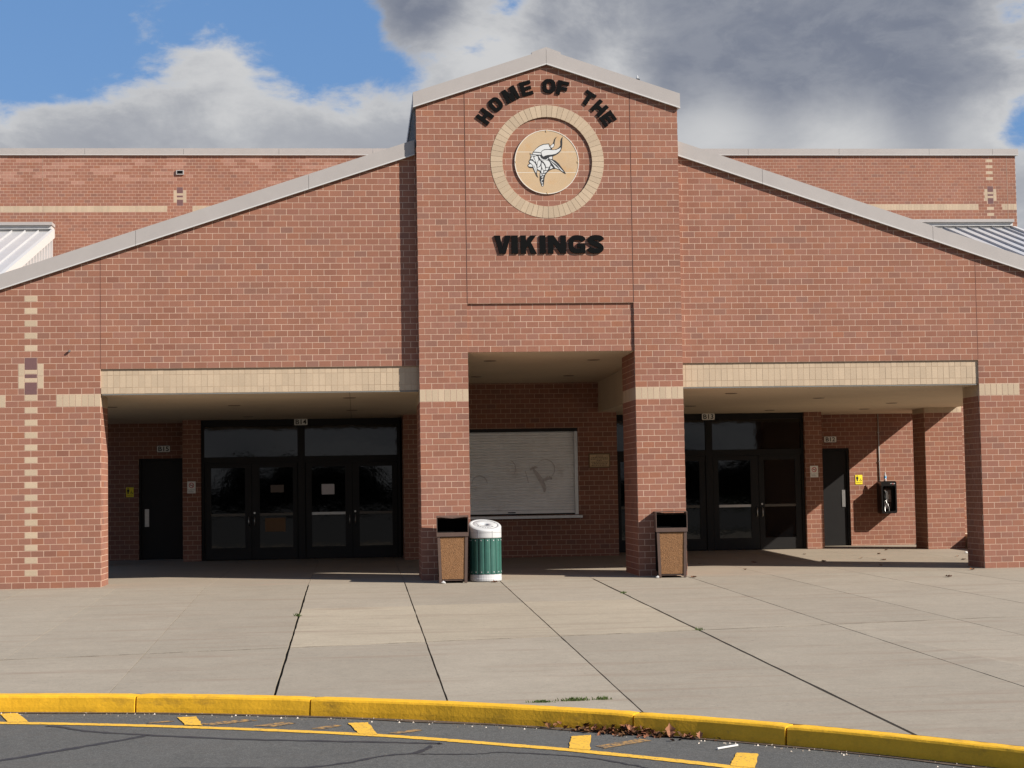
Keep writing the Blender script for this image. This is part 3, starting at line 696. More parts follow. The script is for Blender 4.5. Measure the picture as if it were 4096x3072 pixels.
# solid roof deck over the porch so that no light falls through
boxpart('roof_deck', (XE0+.02, XE1-.02, .4, 27.3, 3.95+.12, 4.25), RIBMET, bld)
boxpart('wall_block', (XE0, XE1, 10.2, 27.3, -.1, 4.05), MORTAR, bld)
side = MB(); side.box(XE1-.25, XE1-.005, .82, 10.2, 3.3, 4.06); side.box(XE0+.005, XE0+.25, .82, 10.2, 3.3, 4.06); side.build('side_beam', STUCCO, bld)
def inner_wall(name, x0, x1, y, z1, seed, skip=None, ph=0, extra=None, holes=None, band=False):
    polys = [rect(x0, -.05, x1, z1)] if not holes else holes
    part = backing(name, polys, front(y), bld, .2)
    wl = Wall(front(y), part, seed, lambda i: x0+ph+(0 if i % 2 == 0 else Bm/2), pick=False)
    for pl in polys:
        wl.lay([(u, max(z, .0)) for u, z in pl], skip)
    other_walls.append(wl); return part
# kiosk wall with the shutter opening
KX0, KX1, KY = 5.13, 9.59, 7.15; SX0, SX1, SZ0, SZ1 = 5.98, 8.76, .93, 2.71
kw = inner_wall('kiosk_wall', KX0, KX1, KY, 3.9, 71, holes=[rect(KX0, -.05, SX0, 3.9), rect(SX1, -.05, KX1, 3.9), rect(SX0, -.05, SX1, SZ0), rect(SX0, SZ1, SX1, 3.9)])
boxpart('kiosk_core', (KX0+.01, KX1-.01, KY+.22, 10.1, -.1, 3.2), DARKMET, bld)
for x, fc in ((KX0, -1), (KX1, 1)):
    pt = boxpart('kiosk_side', (min(x-fc*PR, x-fc*.1), max(x-fc*PR, x-fc*.1), KY+.05, 8.5, -.05, 3.3), MORTAR, bld)
    other_walls.append(side_wall('k', x, KY+.052, 8.5, 0, 3.2, fc, 73+fc, False, pt))
# shutter
sh = empty('roller_shutter', '', ''); del sh['label']; del sh['category']; sh.parent = bld
ns_ = 29; zb = SZ0+.10; pit = (SZ1-zb)/ns_
for k in range(ns_):
    z0 = zb+k*pit; V = []; prf = [(-.012, 0), (-.012, .14), (.008, .18), (.013, .4), (.014, .65), (.010, .9), (.004, 1), (-.012, 1)]
    b = MB()
    for i in range(len(prf)-1):
        (d0, t0), (d1, t1_) = prf[i], prf[i+1]
        b.face([(SX0+.07, KY+.09-d0, z0+t0*pit), (SX1-.07, KY+.09-d0, z0+t0*pit), (SX1-.07, KY+.09-d1, z0+t1_*pit), (SX0+.07, KY+.09-d1, z0+t1_*pit)])
    b.build('slat', SHUT, sh, smooth=False)
boxpart('bottom_rail', (SX0+.07, SX1-.07, KY+.06, KY+.10, SZ0+.03, zb-.003), SHUT, sh)
boxpart('pull_handle', (7.28, 7.44, KY+.04, KY+.06, SZ0+.045, SZ0+.065), DARKMET, sh)
for x in (SX0, SX1-.07): boxpart('guide_rail', (x, x+.07, KY+.01, KY+.12, SZ0, SZ1), STEEL, sh)
boxpart('hood', (SX0, SX1, KY-.005, KY+.02, SZ1-.05, SZ1+.02), DARKMET, sh)
boxpart('shutter_back', (SX0, SX1, KY+.12, KY+.16, SZ0, SZ1), DARKMET, sh)
boxpart('sill', (SX0-.06, SX1+.06, KY-.16, KY+.02, SZ0-.075, SZ0-.01), STEEL, sh, bevel=.006)
# graffiti ghost stains on the slats
def smear(pts, w):
    b = MB()
    pts = [Vector(q) for q in pts]
    for i in range(len(pts)-1):
        t = (pts[i+1]-pts[i]).normalized(); nn = Vector((-t.y, t.x)); w0 = w*math.sin(math.pi*(i+.5)/len(pts)); w1 = w*math.sin(math.pi*min((i+1.5)/len(pts), 1))
        q = [pts[i]-nn*w0, pts[i+1]-nn*w1, pts[i+1]+nn*w1, pts[i]+nn*w0]; b.face([(p_.x, KY+.0745, p_.y) for p_ in q])
    b.build('graffiti_stain', mat('graffiti_ghost', (.56, .52, .50), .8, noise=(12, .25)), sh)
arc = lambda cx_, cz_, r_, a0, a1, n_=12: [(cx_+r_*math.cos(R(a0+(a1-a0)*i/n_)), cz_+r_*math.sin(R(a0+(a1-a0)*i/n_))) for i in range(n_+1)]
smear(arc(8.08, 1.88, .20, 140, -60), .010); smear(arc(7.26, 1.9, .20, 70, -50), .008); smear([(7.82, 1.90), (7.9, 1.78), (7.98, 1.66), (8.06, 1.5), (8.05, 1.4)], .05); smear([(7.76, 1.87), (7.84, 1.92), (7.92, 1.92)], .03); smear([(8.03, 1.64), (8.15, 1.70), (8.22, 1.68)], .04)
smear([(7.66, 1.85), (7.70, 1.7), (7.72, 1.6)], .008); smear(arc(6.7, 1.6, .16, 180, -10), .012)

# ---- glazed entrance doors, one set each side
def door_set(x0, x1, y, mull, leaves, seed):
    fz = zfloor(y)
    ztop = 3.12
    fr_ = boxpart('door_frame', (x0, x0+.06, y, y+.12, fz-.02, ztop), DARKMET, bld)
    boxpart('jamb', (x1-.06, x1, y, y+.12, fz-.02, ztop), DARKMET, fr_); boxpart('mullion', (mull-.075, mull+.075, y-.006, y+.12, fz-.02, ztop), DARKMET, fr_)
    for (za, zb_) in ((2.12, 2.25), (2.91, ztop)):
        for (xa, xb) in ((x0+.06, mull-.075), (mull+.075, x1-.06)): boxpart('rail', (xa, xb, y+.002, y+.12, za, zb_), DARKMET, fr_)
    for (xa, xb) in ((x0+.06, mull-.075), (mull+.075, x1-.06)):
        t = boxpart('transom_window', (xa+.003, xb-.003, y+.03, y+.05, 2.253, 2.907), GLASS, bld)
    boxpart('dark_interior', (x0+.02, x1-.02, y+.13, y+.2, 0, 3.3), BINDARK, bld)
    for i, (xa, xb, gx0, gx1, hside) in enumerate(leaves):
        zt, zb_ = 2.115, fz+.012; gz0, gz1 = fz+.26, 2.02
        b = MB(); yy0, yy1 = y+.02, y+.075
        b.box(xa, gx0, yy0, yy1, zb_, zt); b.box(gx1, xb, yy0, yy1, zb_, zt); b.box(gx0, gx1, yy0, yy1, zb_, gz0); b.box(gx0, gx1, yy0, yy1, gz1, zt)
        d = b.build('door', DOORMET, bld)
        boxpart('pane', (gx0-.004, gx1+.004, y+.045, y+.055, gz0-.004, gz1+.004), GLASS, d)
        b = MB(); b.box(gx0+.005, gx1-.005, y+.062, y+.10, .985, 1.045); b.build('push_bar', mat('push_bar_alu', (.30, .28, .24), .4, .5, .4) if i != leaves[0][4] else STEEL, d)
        # the bar is seen through the glass: repeat its face just outside the pane as the rail across the door
        b = MB(); b.box(gx0+.0, gx1-.0, y+.034, y+.044, 1.0, 1.055); b.build('cross_rail', mat('cross_rail_alu', (.085, .075, .06), .45, .5, .3) if i != 2 else mat('cross_rail_bright', (.50, .49, .47), .4, .5, .3), d)
        if hside:
            hx = xb-.055 if hside > 0 else xa+.055
            b = MB(); b.tube([(hx, y+.02, .79), (hx, y-.035, .80), (hx, y-.045, .88), (hx, y-.035, .97), (hx, y+.02, .98)], .011, 8); b.build('handle', STEEL, d, smooth=True)
            if hside < 0:
                b = MB(); b.tube([(hx, y+.03, 1.06), (hx, y+.012, 1.06)], .02, 12); b.build('lock', STEEL, d)
DY = 8.42
door_set(.88, 5.09, DY, 2.985, [(.95, 1.925, 1.08, 1.79, 1), (1.935, 2.895, 2.10, 2.80, -1), (3.075, 4.055, 3.20, 3.91, 1), (4.065, 5.02, 4.21, 4.91, -1)], 1)
door_set(9.63, 13.90, DY, 11.80, [(9.70, 10.69, 9.85, 10.55, 1), (10.70, 11.715, 10.88, 11.58, -1), (11.885, 12.885, 12.0, 12.71, 1), (12.895, 13.83, 13.01, 13.70, -1)], 2)
# wall strips beside the door sets (brick pillars) and alcoves with steel doors
for (x0, x1, seed) in ((.50, .88, 81), (13.90, 14.28, 82)):
    pt = boxpart('pillar', (x0+PR, x1-PR, 8.30+.1, 9.6, -.05, 3.2), MORTAR, bld)
    wl = Wall(front(8.30), pt, seed, (lambda x0: lambda i: x0+(0 if i % 2 == 0 else Bm/2))(x0), pick=False); wl.lay(rect(x0, 0, x1, 3.15)); other_walls.append(wl)
    b = MB(); b.prism(rect(x0+PR, 0, x1-PR, 3.2), front(8.30), -.12, -PR); b.build('pillar_face', MORTAR, pt)
    other_walls.append(side_wall('pl', x0, 8.352, 9.5, 0, 3.15, -1, seed+3, False, pt)); other_walls.append(side_wall('pl', x1, 8.352, 9.5, 0, 3.15, 1, seed+5, False, pt))
AY = 9.5
for (x0, x1, dx0, dx1, seed, hand) in ((XE0-1.5, .5, -.56, .38, 91, -1), (14.28, 20.5, 14.30, 15.22, 92, 1)):
    holes = [rect(x0, -.05, dx0, 3.3), rect(dx1, -.05, x1, 3.3), rect(dx0, 2.27, dx1, 3.3)]
    if dx0-x0 < .05: holes = holes[1:]
    aw = inner_wall('alcove_wall', x0, x1, AY, 3.3, seed, ph=.05, holes=holes)
    fz = zfloor(AY)
    f_ = MB(); f_.box(dx0+.002, dx0+.05, AY+.03, AY+.16, fz, 2.268); f_.box(dx1-.05, dx1-.002, AY+.03, AY+.16, fz, 2.268); f_.box(dx0+.05, dx1-.05, AY+.03, AY+.16, 2.22, 2.268); ff = f_.build('door_frame', DARKMET, bld)
    d = boxpart('steel_door', (dx0+.053, dx1-.053, AY+.07, AY+.12, fz+.01, 2.215), DOORMET, bld)
    px = dx0+.12 if hand < 0 else dx1-.17
    boxpart('pull_plate', (px, px+.075, AY+.058, AY+.069, .95, 1.33) if hand > 0 else (px, px+.09, AY+.058, AY+.069, .79, 1.17), STEEL, d)
    boxpart('door_back', (dx0, dx1, AY+.165, AY+.19, 0, 2.3), DARKMET, bld)
# freestanding rear piers at the open ends and the low kerb wall along the open right side
for (x0, x1, seed) in ((16.19, 17.0, 95), (-2.16, -1.35, 96)):
    pt = boxpart('rear_pier', (x0+PR, x1-PR, 7.10+.1, 7.91-PR, -.05, 3.3), MORTAR, bld)
    b = MB(); b.prism(rect(x0+PR, 0, x1-PR, 3.2), front(7.10), -.12, -PR); b.build('pier_face', MORTAR, pt)
    wl = Wall(front(7.10), pt, seed, (lambda x0: lambda i: x0+(0 if i % 2 == 0 else Bm/2))(x0), pick=False); wl.lay(rect(x0, 0.02, x1, 3.1), lambda i, a, c_: 29 <= i < 31); other_walls.append(wl)
    for k in range(8):
        b = MB(); b.prism(rect(x0+k*Bm/2+.004, 29*Cm+.004, min(x0+(k+1)*Bm/2, x1)-.004, 31*Cm-.004), front(7.10), -DEP, .001, creamcol(rc), back=False); b.build('cream_brick', CREAM, pt)
    other_walls.append(side_wall('rp', x0, 7.152, 7.91, 0.02, 3.1, -1, seed+7, True, pt)); other_walls.append(side_wall('rp', x1, 7.152, 7.91, .02, 3.1, 1, seed+9, True, pt))
boxpart('side_kerb_wall', (17.05, 17.3, 5.5, 13, -.1, .36), STUCCO, bld)

SEAL = mat('control_joint_sealant', (.055, .028, .022), .8, .2)
for x in (OP0, OP1): boxpart('control_joint', (x-.005, x+.005, TP-.0015, TP+.02, 45*Cm+.01, rake_t(x)), SEAL, tw)
for x, zt in ((0, rake_l(0)), (RW1, rake_r(RW1))): boxpart('control_joint', (x-.0035, x+.0035, -.0012, .02, 35*Cm+.01, zt), mat('control_joint_red', (.115, .05, .037), .8, .2), bld)
# small lamp sensor knob on the left pier
b = MB(); b.tube([(-.493, 0, 3.857), (-.493, -.03, 3.857), (-.493, -.05, 3.857)], [.012, .022, .016], 10); b.build('sensor_knob', STEEL, bld)

finish_walls(front_walls+other_walls, 300)
# ------------------------------------------------------------------ gymnasium block behind
gym = empty('gymnasium_building', 'tall flat-roofed brick gymnasium block rising behind the entrance', 'building')
GY, GX0, GX1, GZ = 27.7, -13.5, 26.5, 12.45
b = MB(); b.box(GX0+PR, GX1-PR, GY+PR, GY+34, -.5, GZ); gw = b.build('wall', MORTAR, gym)
OFFZ = 10.60-105*.1016      # course phase of this wall
frG = (Vector((0, GY, OFFZ)), X, -Y)
gcuts = [(-99, -1.86, 105, 107), (-1.05, .62, 105, 107), (19.5, 25.17, 105, 107), (26.0, 99, 105, 107)]
for xc in (-1.45, 25.60): gcuts += [(xc-.1016, xc+.1016, 107, 113), (xc-.2032, xc+.2032, 108, 112)]
gcuts += [(25.4984, 25.7016, i, i+1) for i in (103, 105, 115, 117, 119, 121)]
def gcol(rnd, i, u):
    pale = 0
    hsh = math.sin(i*127.1+math.floor(u/(.5+.3*math.sin(i*3.3))+i*.37)*311.7)*43758.5; hsh -= math.floor(hsh)
    if i > 113 and u < 5 and hsh > .90-.030*(i-113): pale = .62*rnd.uniform(.75, 1)
    return brick_col(rnd, 1.02, pale)
wl = Wall(frG, gw, 101, lambda i: -1.5516+(0 if i % 2 == 1 else Bm/2)); wl.lay(rect(GX0, 62*Cm, GX1, GZ-OFFZ), None, gcol, cuts=gcuts)
finish_walls([wl], 300)
wl2 = Wall((Vector((GX1, 0, 0)), Y, X), gw, 103, pick=False); wl2.lay(rect(GY+.06, 7, GY+6, GZ)); finish_walls([wl2], 0)
def gcream(u0, z0, u1, z1, mt=None, name='cream_brick'):
    b = MB(); b.prism(rect(u0+.005, z0+.005, u1-.005, z1-.005), front(GY), -DEP, .001, creamcol(rc), back=False); b.build(name, mt or CREAM, gw)
gz = lambda i: OFFZ+i*Cm
for (xa, xb) in ((-7.956, -1.86), (-1.05, .62), (19.5, 25.17), (26.0, 26.49)):
    n_ = max(1, round((xb-xa)/(Bm/2)))
    for k in range(n_): gcream(xa+(xb-xa)*k/n_, gz(105), xa+(xb-xa)*(k+1)/n_, gz(107))
for xc in (-1.45, 25.60):
    for i in (107, 111): gcream(xc-.1016, gz(i), xc+.1016, gz(i+2), PURPLE, 'plum_tile')
    h = 2*Cm/3; gcream(xc-.1016, gz(109), xc+.1016, gz(109)+h); gcream(xc-.1016, gz(109)+h, xc+.1016, gz(109)+2*h, PURPLE, 'plum_tile'); gcream(xc-.1016, gz(109)+2*h, xc+.1016, gz(111))
    for i in (108, 110): gcream(xc-.2032, gz(i), xc-.1016, gz(i+2)); gcream(xc+.1016, gz(i), xc+.2032, gz(i+2))
for i in (103, 105, 115, 117, 119, 121): gcream(25.4984, gz(i), 25.7016, gz(i+1))
xs = [-13.6, -10.6, -7.55, -4.47, -1.32, 1.75, 4.8, 7.85, 10.9, 14.0, 17.3, 20.4, 23.5, 25.7, 26.6]
for i in range(len(xs)-1):
    b = MB(); b.box(xs[i]+.004, xs[i+1]-.004, GY-.06, GY+.35, GZ+.02, GZ+.225); o = b.build('coping_panel', TRIM, gym)
    boxpart('drip_edge', (xs[i], xs[i+1], GY-.07, GY+.0, GZ+.0, GZ+.018), LIP, o)
boxpart('flat_roof', (GX0+.1, GX1-.1, GY+.3, GY+33, GZ-.05, GZ+.1), RIBDARK, gym)
v = boxpart('wall_vent', (-1.565, -1.315, GY-.05, GY+.02, 11.815, 11.965), TRIM, gym); boxpart('vent_opening', (-1.53, -1.35, GY-.054, GY-.045, 11.845, 11.94), BINDARK, v)
boxpart('control_joint', (-5.806, -5.794, GY-.003, GY+.01, 8, GZ), mat('joint_sealant', (.30, .19, .14), .8), gym)
boxpart('control_joint', (26.19, 26.21, GY-.003, GY+.01, 9, GZ), MATS['joint_sealant'], gym)
# lean-to standing-seam roofs against the gymnasium
def lean_to(x0, x1, label_end):
    sl_, yt, zt = .300, 27.1, 9.88; y_lo = 12.5; zl = zt-(yt-y_lo)*sl_
    def zr(y): return zt-(yt-y)*sl_
    b = MB(); b.mesh([(x0, y_lo, zl), (x1, y_lo, zl), (x1, yt, zt), (x0, yt, zt), (x0, y_lo, zl-.08), (x1, y_lo, zl-.08), (x1, yt, zt-.08), (x0, yt, zt-.08)],
                     [(0, 1, 2, 3), (4, 7, 6, 5), (0, 4, 5, 1), (1, 5, 6, 2), (2, 6, 7, 3), (3, 7, 4, 0)])
    rf = b.build('lean_to_roof', RIBMET, gym)
    k = 0
    xx = x1 if label_end == 'l' else x0
    while True:
        x = xx-.413*(k+1) if label_end == 'l' else xx+.41*(k+1)-.2
        if not (x0+.05 < x < x1-.03): break
        b = MB(); b.mesh([(x-.02, y_lo, zl), (x+.02, y_lo, zl), (x+.02, yt, zt), (x-.02, yt, zt), (x-.011, y_lo, zl+.06), (x+.011, y_lo, zl+.06), (x+.011, yt, zt+.06), (x-.011, yt, zt+.06)],
                         [(0, 4, 7, 3), (1, 2, 6, 5), (4, 5, 6, 7), (0, 1, 5, 4)]); b.build('standing_seam', RIBMET, rf); k += 1
    boxpart('ridge_trim', (x0, x1, yt-.02, yt+.5, zt+.085, zt+.20), LIP, rf); boxpart('ridge_cap', (x0-.03, x1+.03, yt-.10, yt+.5, zt+.203, zt+.30), TRIM, rf)
    boxpart('closure', (x0, x1, yt+.02, yt+.5, zt-.1, zt+.085), RIBDARK, rf)
    for (xe, s_) in ((x0, -1), (x1, 1)):       # verge trim and ribbed end wall
        b = MB(); U = (Vector((xe, 0, 0)), Y*s_, X*s_); a, c_ = (y_lo, yt) if s_ > 0 else (-yt, -y_lo); zz = lambda u: zr(u*s_)
        b.prism([(a, zz(a)-.20), (c_, zz(c_)-.20), (c_, zz(c_)+.075), (a, zz(a)+.075)], U, -.02, .10); b.build('verge_trim', LIP, rf)
        b = MB(); b.prism([(a, 4.1), (c_, 4.1), (c_, zz(c_)-.1), (a, zz(a)-.1)], U, -.1, -.04); u = a+.1
        while u < c_-.1:
            b.prism([(u, 4.1), (u+.2, 4.1), (u+.2, zz(u)-.15), (u, zz(u)-.15)], U, -.06, .05); u += .46
        b.build('ribbed_end_wall', RIBMET, rf)
lean_to(-11.3, -5.43, 'l'); lean_to(20.27, 26.1, 'r')
lk = boxpart('link_block', (-11.2, 26.0, 12.4, 27.6, -.1, 4.3), MORTAR, gym)
for (xa, xb) in ((-11.2, -2.1), (16.95, 26.0)):
    wl = Wall(front(12.4-PR), lk, 110+int(xa), pick=False); wl.lay(rect(xa, 0, xb, 4.3)); finish_walls([wl], 0)

# ------------------------------------------------------------------ lettering on the tower
def letter_shape(ch, w, s):
    if ch == 'H': return [[(0, 0), (s, 0), (s, .37), (w-s, .37), (w-s, 0), (w, 0), (w, 1), (w-s, 1), (w-s, .63), (s, .63), (s, 1), (0, 1)]]
    if ch == 'E': return [[(0, 0), (w, 0), (w, .23), (s, .23), (s, .39), (w*.93, .39), (w*.93, .61), (s, .61), (s, .77), (w, .77), (w, 1), (0, 1)]]
    if ch == 'F': return [[(0, 0), (s, 0), (s, .36), (w*.92, .36), (w*.92, .59), (s, .59), (s, .77), (w, .77), (w, 1), (0, 1)]]
    if ch == 'T': return [[(w/2-s/2, 0), (w/2+s/2, 0), (w/2+s/2, .76), (w, .76), (w, 1), (0, 1), (0, .76), (w/2-s/2, .76)]]
    if ch == 'M': return [[(0, 0), (s*.9, 0), (s*.9, .58), (w/2-.13, 0), (w/2+.13, 0), (w-s*.9, .58), (w-s*.9, 0), (w, 0), (w, 1), (w-s*1.15, 1), (w/2, .42), (s*1.15, 1), (0, 1)]]
    if ch == 'I': return [[(0, 0), (w, 0), (w, 1), (0, 1)]]
    if ch == 'V': return [[(w/2-.17, 0), (w/2+.17, 0), (w, 1), (w-s*1.05, 1), (w/2, .30), (s*1.05, 1), (0, 1)]]
    if ch == 'N': return [[(0, 0), (s, 0), (s, .55), (w-s*1.05, 0), (w, 0), (w, 1), (w-s, 1), (w-s, .45), (s*1.05, 1), (0, 1)]]
    if ch == 'K': return [[(0, 0), (s, 0), (s, .30), (s+.11, .42), (w-s*1.1, 0), (w, 0), (w-s*1.02, .60), (w-.02, 1), (w-s*1.15, 1), (s, .62), (s, 1), (0, 1)]]
    def rr(x0, z0, x1, z1, r_, n_=6):
        o = []
        for (cx_, cz_, a) in ((x1-r_, z0+r_, -90), (x1-r_, z1-r_, 0), (x0+r_, z1-r_, 90), (x0+r_, z0+r_, 180)):
            for i in range(n_+1): o.append((cx_+r_*math.cos(R(a+90*i/n_)), cz_+r_*math.sin(R(a+90*i/n_))))
        return o
    if ch == 'O':
        A, I = rr(0, 0, w, 1, .36), rr(s, .25, w-s, .75, .12); n_ = len(A)
        return [[A[i], A[(i+1) % n_], I[(i+1) % n_], I[i]] for i in range(n_)]
    def stroke(pts, th):
        pts = [Vector(q) for q in cat_rom([Vector(q) for q in pts], 5)]; Ls, Rs = [], []
        for i, q in enumerate(pts):
            t = (pts[min(i+1, len(pts)-1)]-pts[max(i-1, 0)]).normalized(); nn = Vector((-t.y, t.x))*th/2; Ls.append(q+nn); Rs.append(q-nn)
        return [[tuple(Rs[i]), tuple(Rs[i+1]), tuple(Ls[i+1]), tuple(Ls[i])] for i in range(len(pts)-1)]
    if ch == 'S':
        return stroke([(w-.08, .72), (w-.16, .83), (w*.5, .875), (.17, .82), (.13, .69), (.26, .58), (w-.28, .46), (w-.13, .32), (w-.18, .18), (w*.5, .125), (.17, .16), (.06, .30)], .27)
    if ch == 'G':
        return stroke([(w-.10, .70), (w-.18, .82), (w*.5, .87), (.22, .80), (.135, .5), (.22, .20), (w*.5, .13), (w-.17, .18), (w-.135, .30)], .27)+[[(w*.52, .34), (w, .34), (w, .55), (w*.52, .55)], [(w-.27, .02), (w, .02), (w, .40), (w-.27, .40)]]
GROUP = 'raised black letters on the tower'
def letter(ch, word, which, cx_, cz_, ang, h, w, s):
    """one extruded letter; w, s in units of h"""
    b = MB(); ca, sa = math.cos(R(ang)), math.sin(R(ang)); y0, y1 = TP-.002, TP-.022
    if h > .27: y1 = TP-.026
    for kk, poly in enumerate(letter_shape(ch, w, s)):
        if ch in 'GS': y1 -= .00012
        pts = [((u-w/2)*h, (z-.5)*h) for u, z in poly]; pts = [(cx_+x*ca-z*sa, cz_+x*sa+z*ca) for x, z in pts]
        n_ = len(pts); A = [(x, y1, z) for x, z in pts]; K_ = [(x, y0, z) for x, z in pts]
        b.mesh(A+K_, [tuple(range(n_)), tuple(range(2*n_-1, n_-1, -1))]+[(i, i+n_, (i+1) % n_+n_, (i+1) % n_) for i in range(n_)])
    o = b.build('sign_letter', BLACK); 
    tag(o, which, 'letter', GROUP); return o
for ch, lab, ang, r_, w_ in [('H', 'black letter H beginning the arched word HOME on the tower', 53.8, 1.285, .84), ('O', 'black letter O in the arched word HOME', 41.6, 1.288, .86), ('M', 'black letter M in the arched word HOME', 28.0, 1.282, 1.0), ('E', 'black letter E ending the arched word HOME', 15.2, 1.285, .80),
                     ('O', 'black letter O in the word OF at the top of the arch', -2.2, 1.280, .90), ('F', 'black letter F in the word OF at the top of the arch', -12.6, 1.276, .78), ('T', 'black letter T beginning the arched word THE', -33.6, 1.284, .80), ('H', 'black letter H in the arched word THE', -44.8, 1.276, .86), ('E', 'black letter E ending the arched word THE', -55.0, 1.268, .80)]:
    a = R(ang); letter(ch, '', lab, CXT-r_*math.sin(a), CZT+r_*math.cos(a), ang, .242, w_, .285)
zc = (5.40+5.71)/2
for ch, lab, x0, x1 in [('V', 'large black letter V beginning the word VIKINGS', 6.49, 6.765), ('I', 'large black letter I after the V of VIKINGS', 6.775, 6.885), ('K', 'large black letter K in the word VIKINGS', 6.93, 7.20), ('I', 'large black letter I after the K of VIKINGS', 7.25, 7.35), ('N', 'large black letter N in the word VIKINGS', 7.39, 7.695), ('G', 'large black letter G in the word VIKINGS', 7.735, 8.02), ('S', 'large black letter S ending the word VIKINGS', 8.065, 8.325)]:
    h = .305; letter(ch, '', lab, (x0+x1)/2, zc, 0, h, (x1-x0)/h, .30)

# ------------------------------------------------------------------ round emblem
em = empty('round_emblem_sign', 'round tan emblem panel with a white horned viking head inside the ring', 'emblem sign')
ER = .537; EY = TP+.022; ECX, ECZ = 7.398, 6.951
ew = lambda px, py: (ECX+(px-818)*ER/748, ECZ-(py-868)*ER/748)
def plate(poly, y0, y1, name, mt, parent, b=None):
    own = b is None
    if own: b = MB()
    if sum(poly[i][0]*poly[(i+1) % len(poly)][1]-poly[(i+1) % len(poly)][0]*poly[i][1] for i in range(len(poly))) < 0: poly = poly[::-1]
    n_ = len(poly); A = [(x, y1, z) for x, z in poly]; K_ = [(x, y0, z) for x, z in poly]
    b.mesh(A+K_, [tuple(range(n_))]+[(i, i+n_, (i+1) % n_+n_, (i+1) % n_) for i in range(n_)])
    if own: return b.build(name, mt, parent)
disc = [(ECX+ER*math.cos(2*math.pi*k/64), ECZ+ER*math.sin(2*math.pi*k/64)) for k in range(64)]
for (za, zb_) in ((-1, .1655), (.1705+.0, 1), ):
    pass
z1, z2 = ECZ-.178, ECZ+.170
for (a, c_) in ((ECZ-1, z1-.004), (z1+.004, z2-.004), (z2+.004, ECZ+1)):
    pl = clip(clip(disc, 0, -1, -a), 0, 1, c_); plate(pl, EY-.002, EY-.020, 'panel', MEDAL, em)
plate(disc, EY, EY-.0192, 'panel_backing', mat('emblem_joint', (.62, .58, .50), .6), em)
b = MB()
for k in range(64):
    a0, a1 = 2*math.pi*k/64, 2*math.pi*(k+1)/64
    P = lambda r_, a, y: (ECX+r_*math.cos(a), y, ECZ+r_*math.sin(a))
    for (ra, ya, rb, yb) in ((ER-.006, EY-.025, ER+.006, EY-.025), (ER+.006, EY-.025, ER+.006, EY), (ER-.006, EY-.020, ER-.006, EY-.025)):
        b.face([P(ra, a0, ya), P(ra, a1, ya), P(rb, a1, yb), P(rb, a0, yb)])
b.build('rim', mat('emblem_rim', (.60, .55, .47), .5, .4), em)
for a in (90, 0, 270, 180):
    x, z = ECX+(ER-.012)*math.cos(R(a)), ECZ+(ER-.012)*math.sin(R(a)); boxpart('clip', (x-.008, x+.008, EY-.029, EY-.0205, z-.015, z+.015), BRONZE, em)
SIL = [(465, 690), (500, 630), (560, 560), (640, 490), (740, 445), (882, 431), (890, 478), (905, 488), (925, 465), (965, 440), (985, 390), (1000, 335), (1030, 292), (1077, 270), (1045, 300), (1022, 350), (1010, 420), (1008, 470), (988, 520), (948, 542), (942, 572), (1000, 578), (1060, 558), (1120, 515), (1148, 470), (1145, 380), (1165, 315), (1207, 267), (1192, 340), (1190, 450), (1178, 540), (1152, 612), (1092, 672), (1020, 712), (965, 735), (958, 810),
       (1015, 832), (1095, 902), (1165, 1000), (1225, 1080), (1262, 1147), (1240, 1150), (1190, 1115), (1110, 1058), (1030, 1028), (950, 1038), (880, 1070), (825, 1115), (778, 1175), (755, 1255), (745, 1340), (736, 1420), (718, 1449), (690, 1440), (663, 1370), (643, 1290), (646, 1200), (655, 1110), (650, 1090), (588, 1058), (584, 1100), (580, 1160), (612, 1243), (568, 1203), (532, 1120), (500, 1050), (486, 1012), (440, 1012), (398, 1003), (366, 968), (370, 930), (398, 912), (412, 905), (398, 880), (391, 848), (412, 822), (423, 798), (438, 750), (446, 718), (425, 690), (424, 655), (440, 672)]
plate([ew(*q) for q in SIL], EY-.020, EY-.023, 'head_silhouette', EBLACK, em)
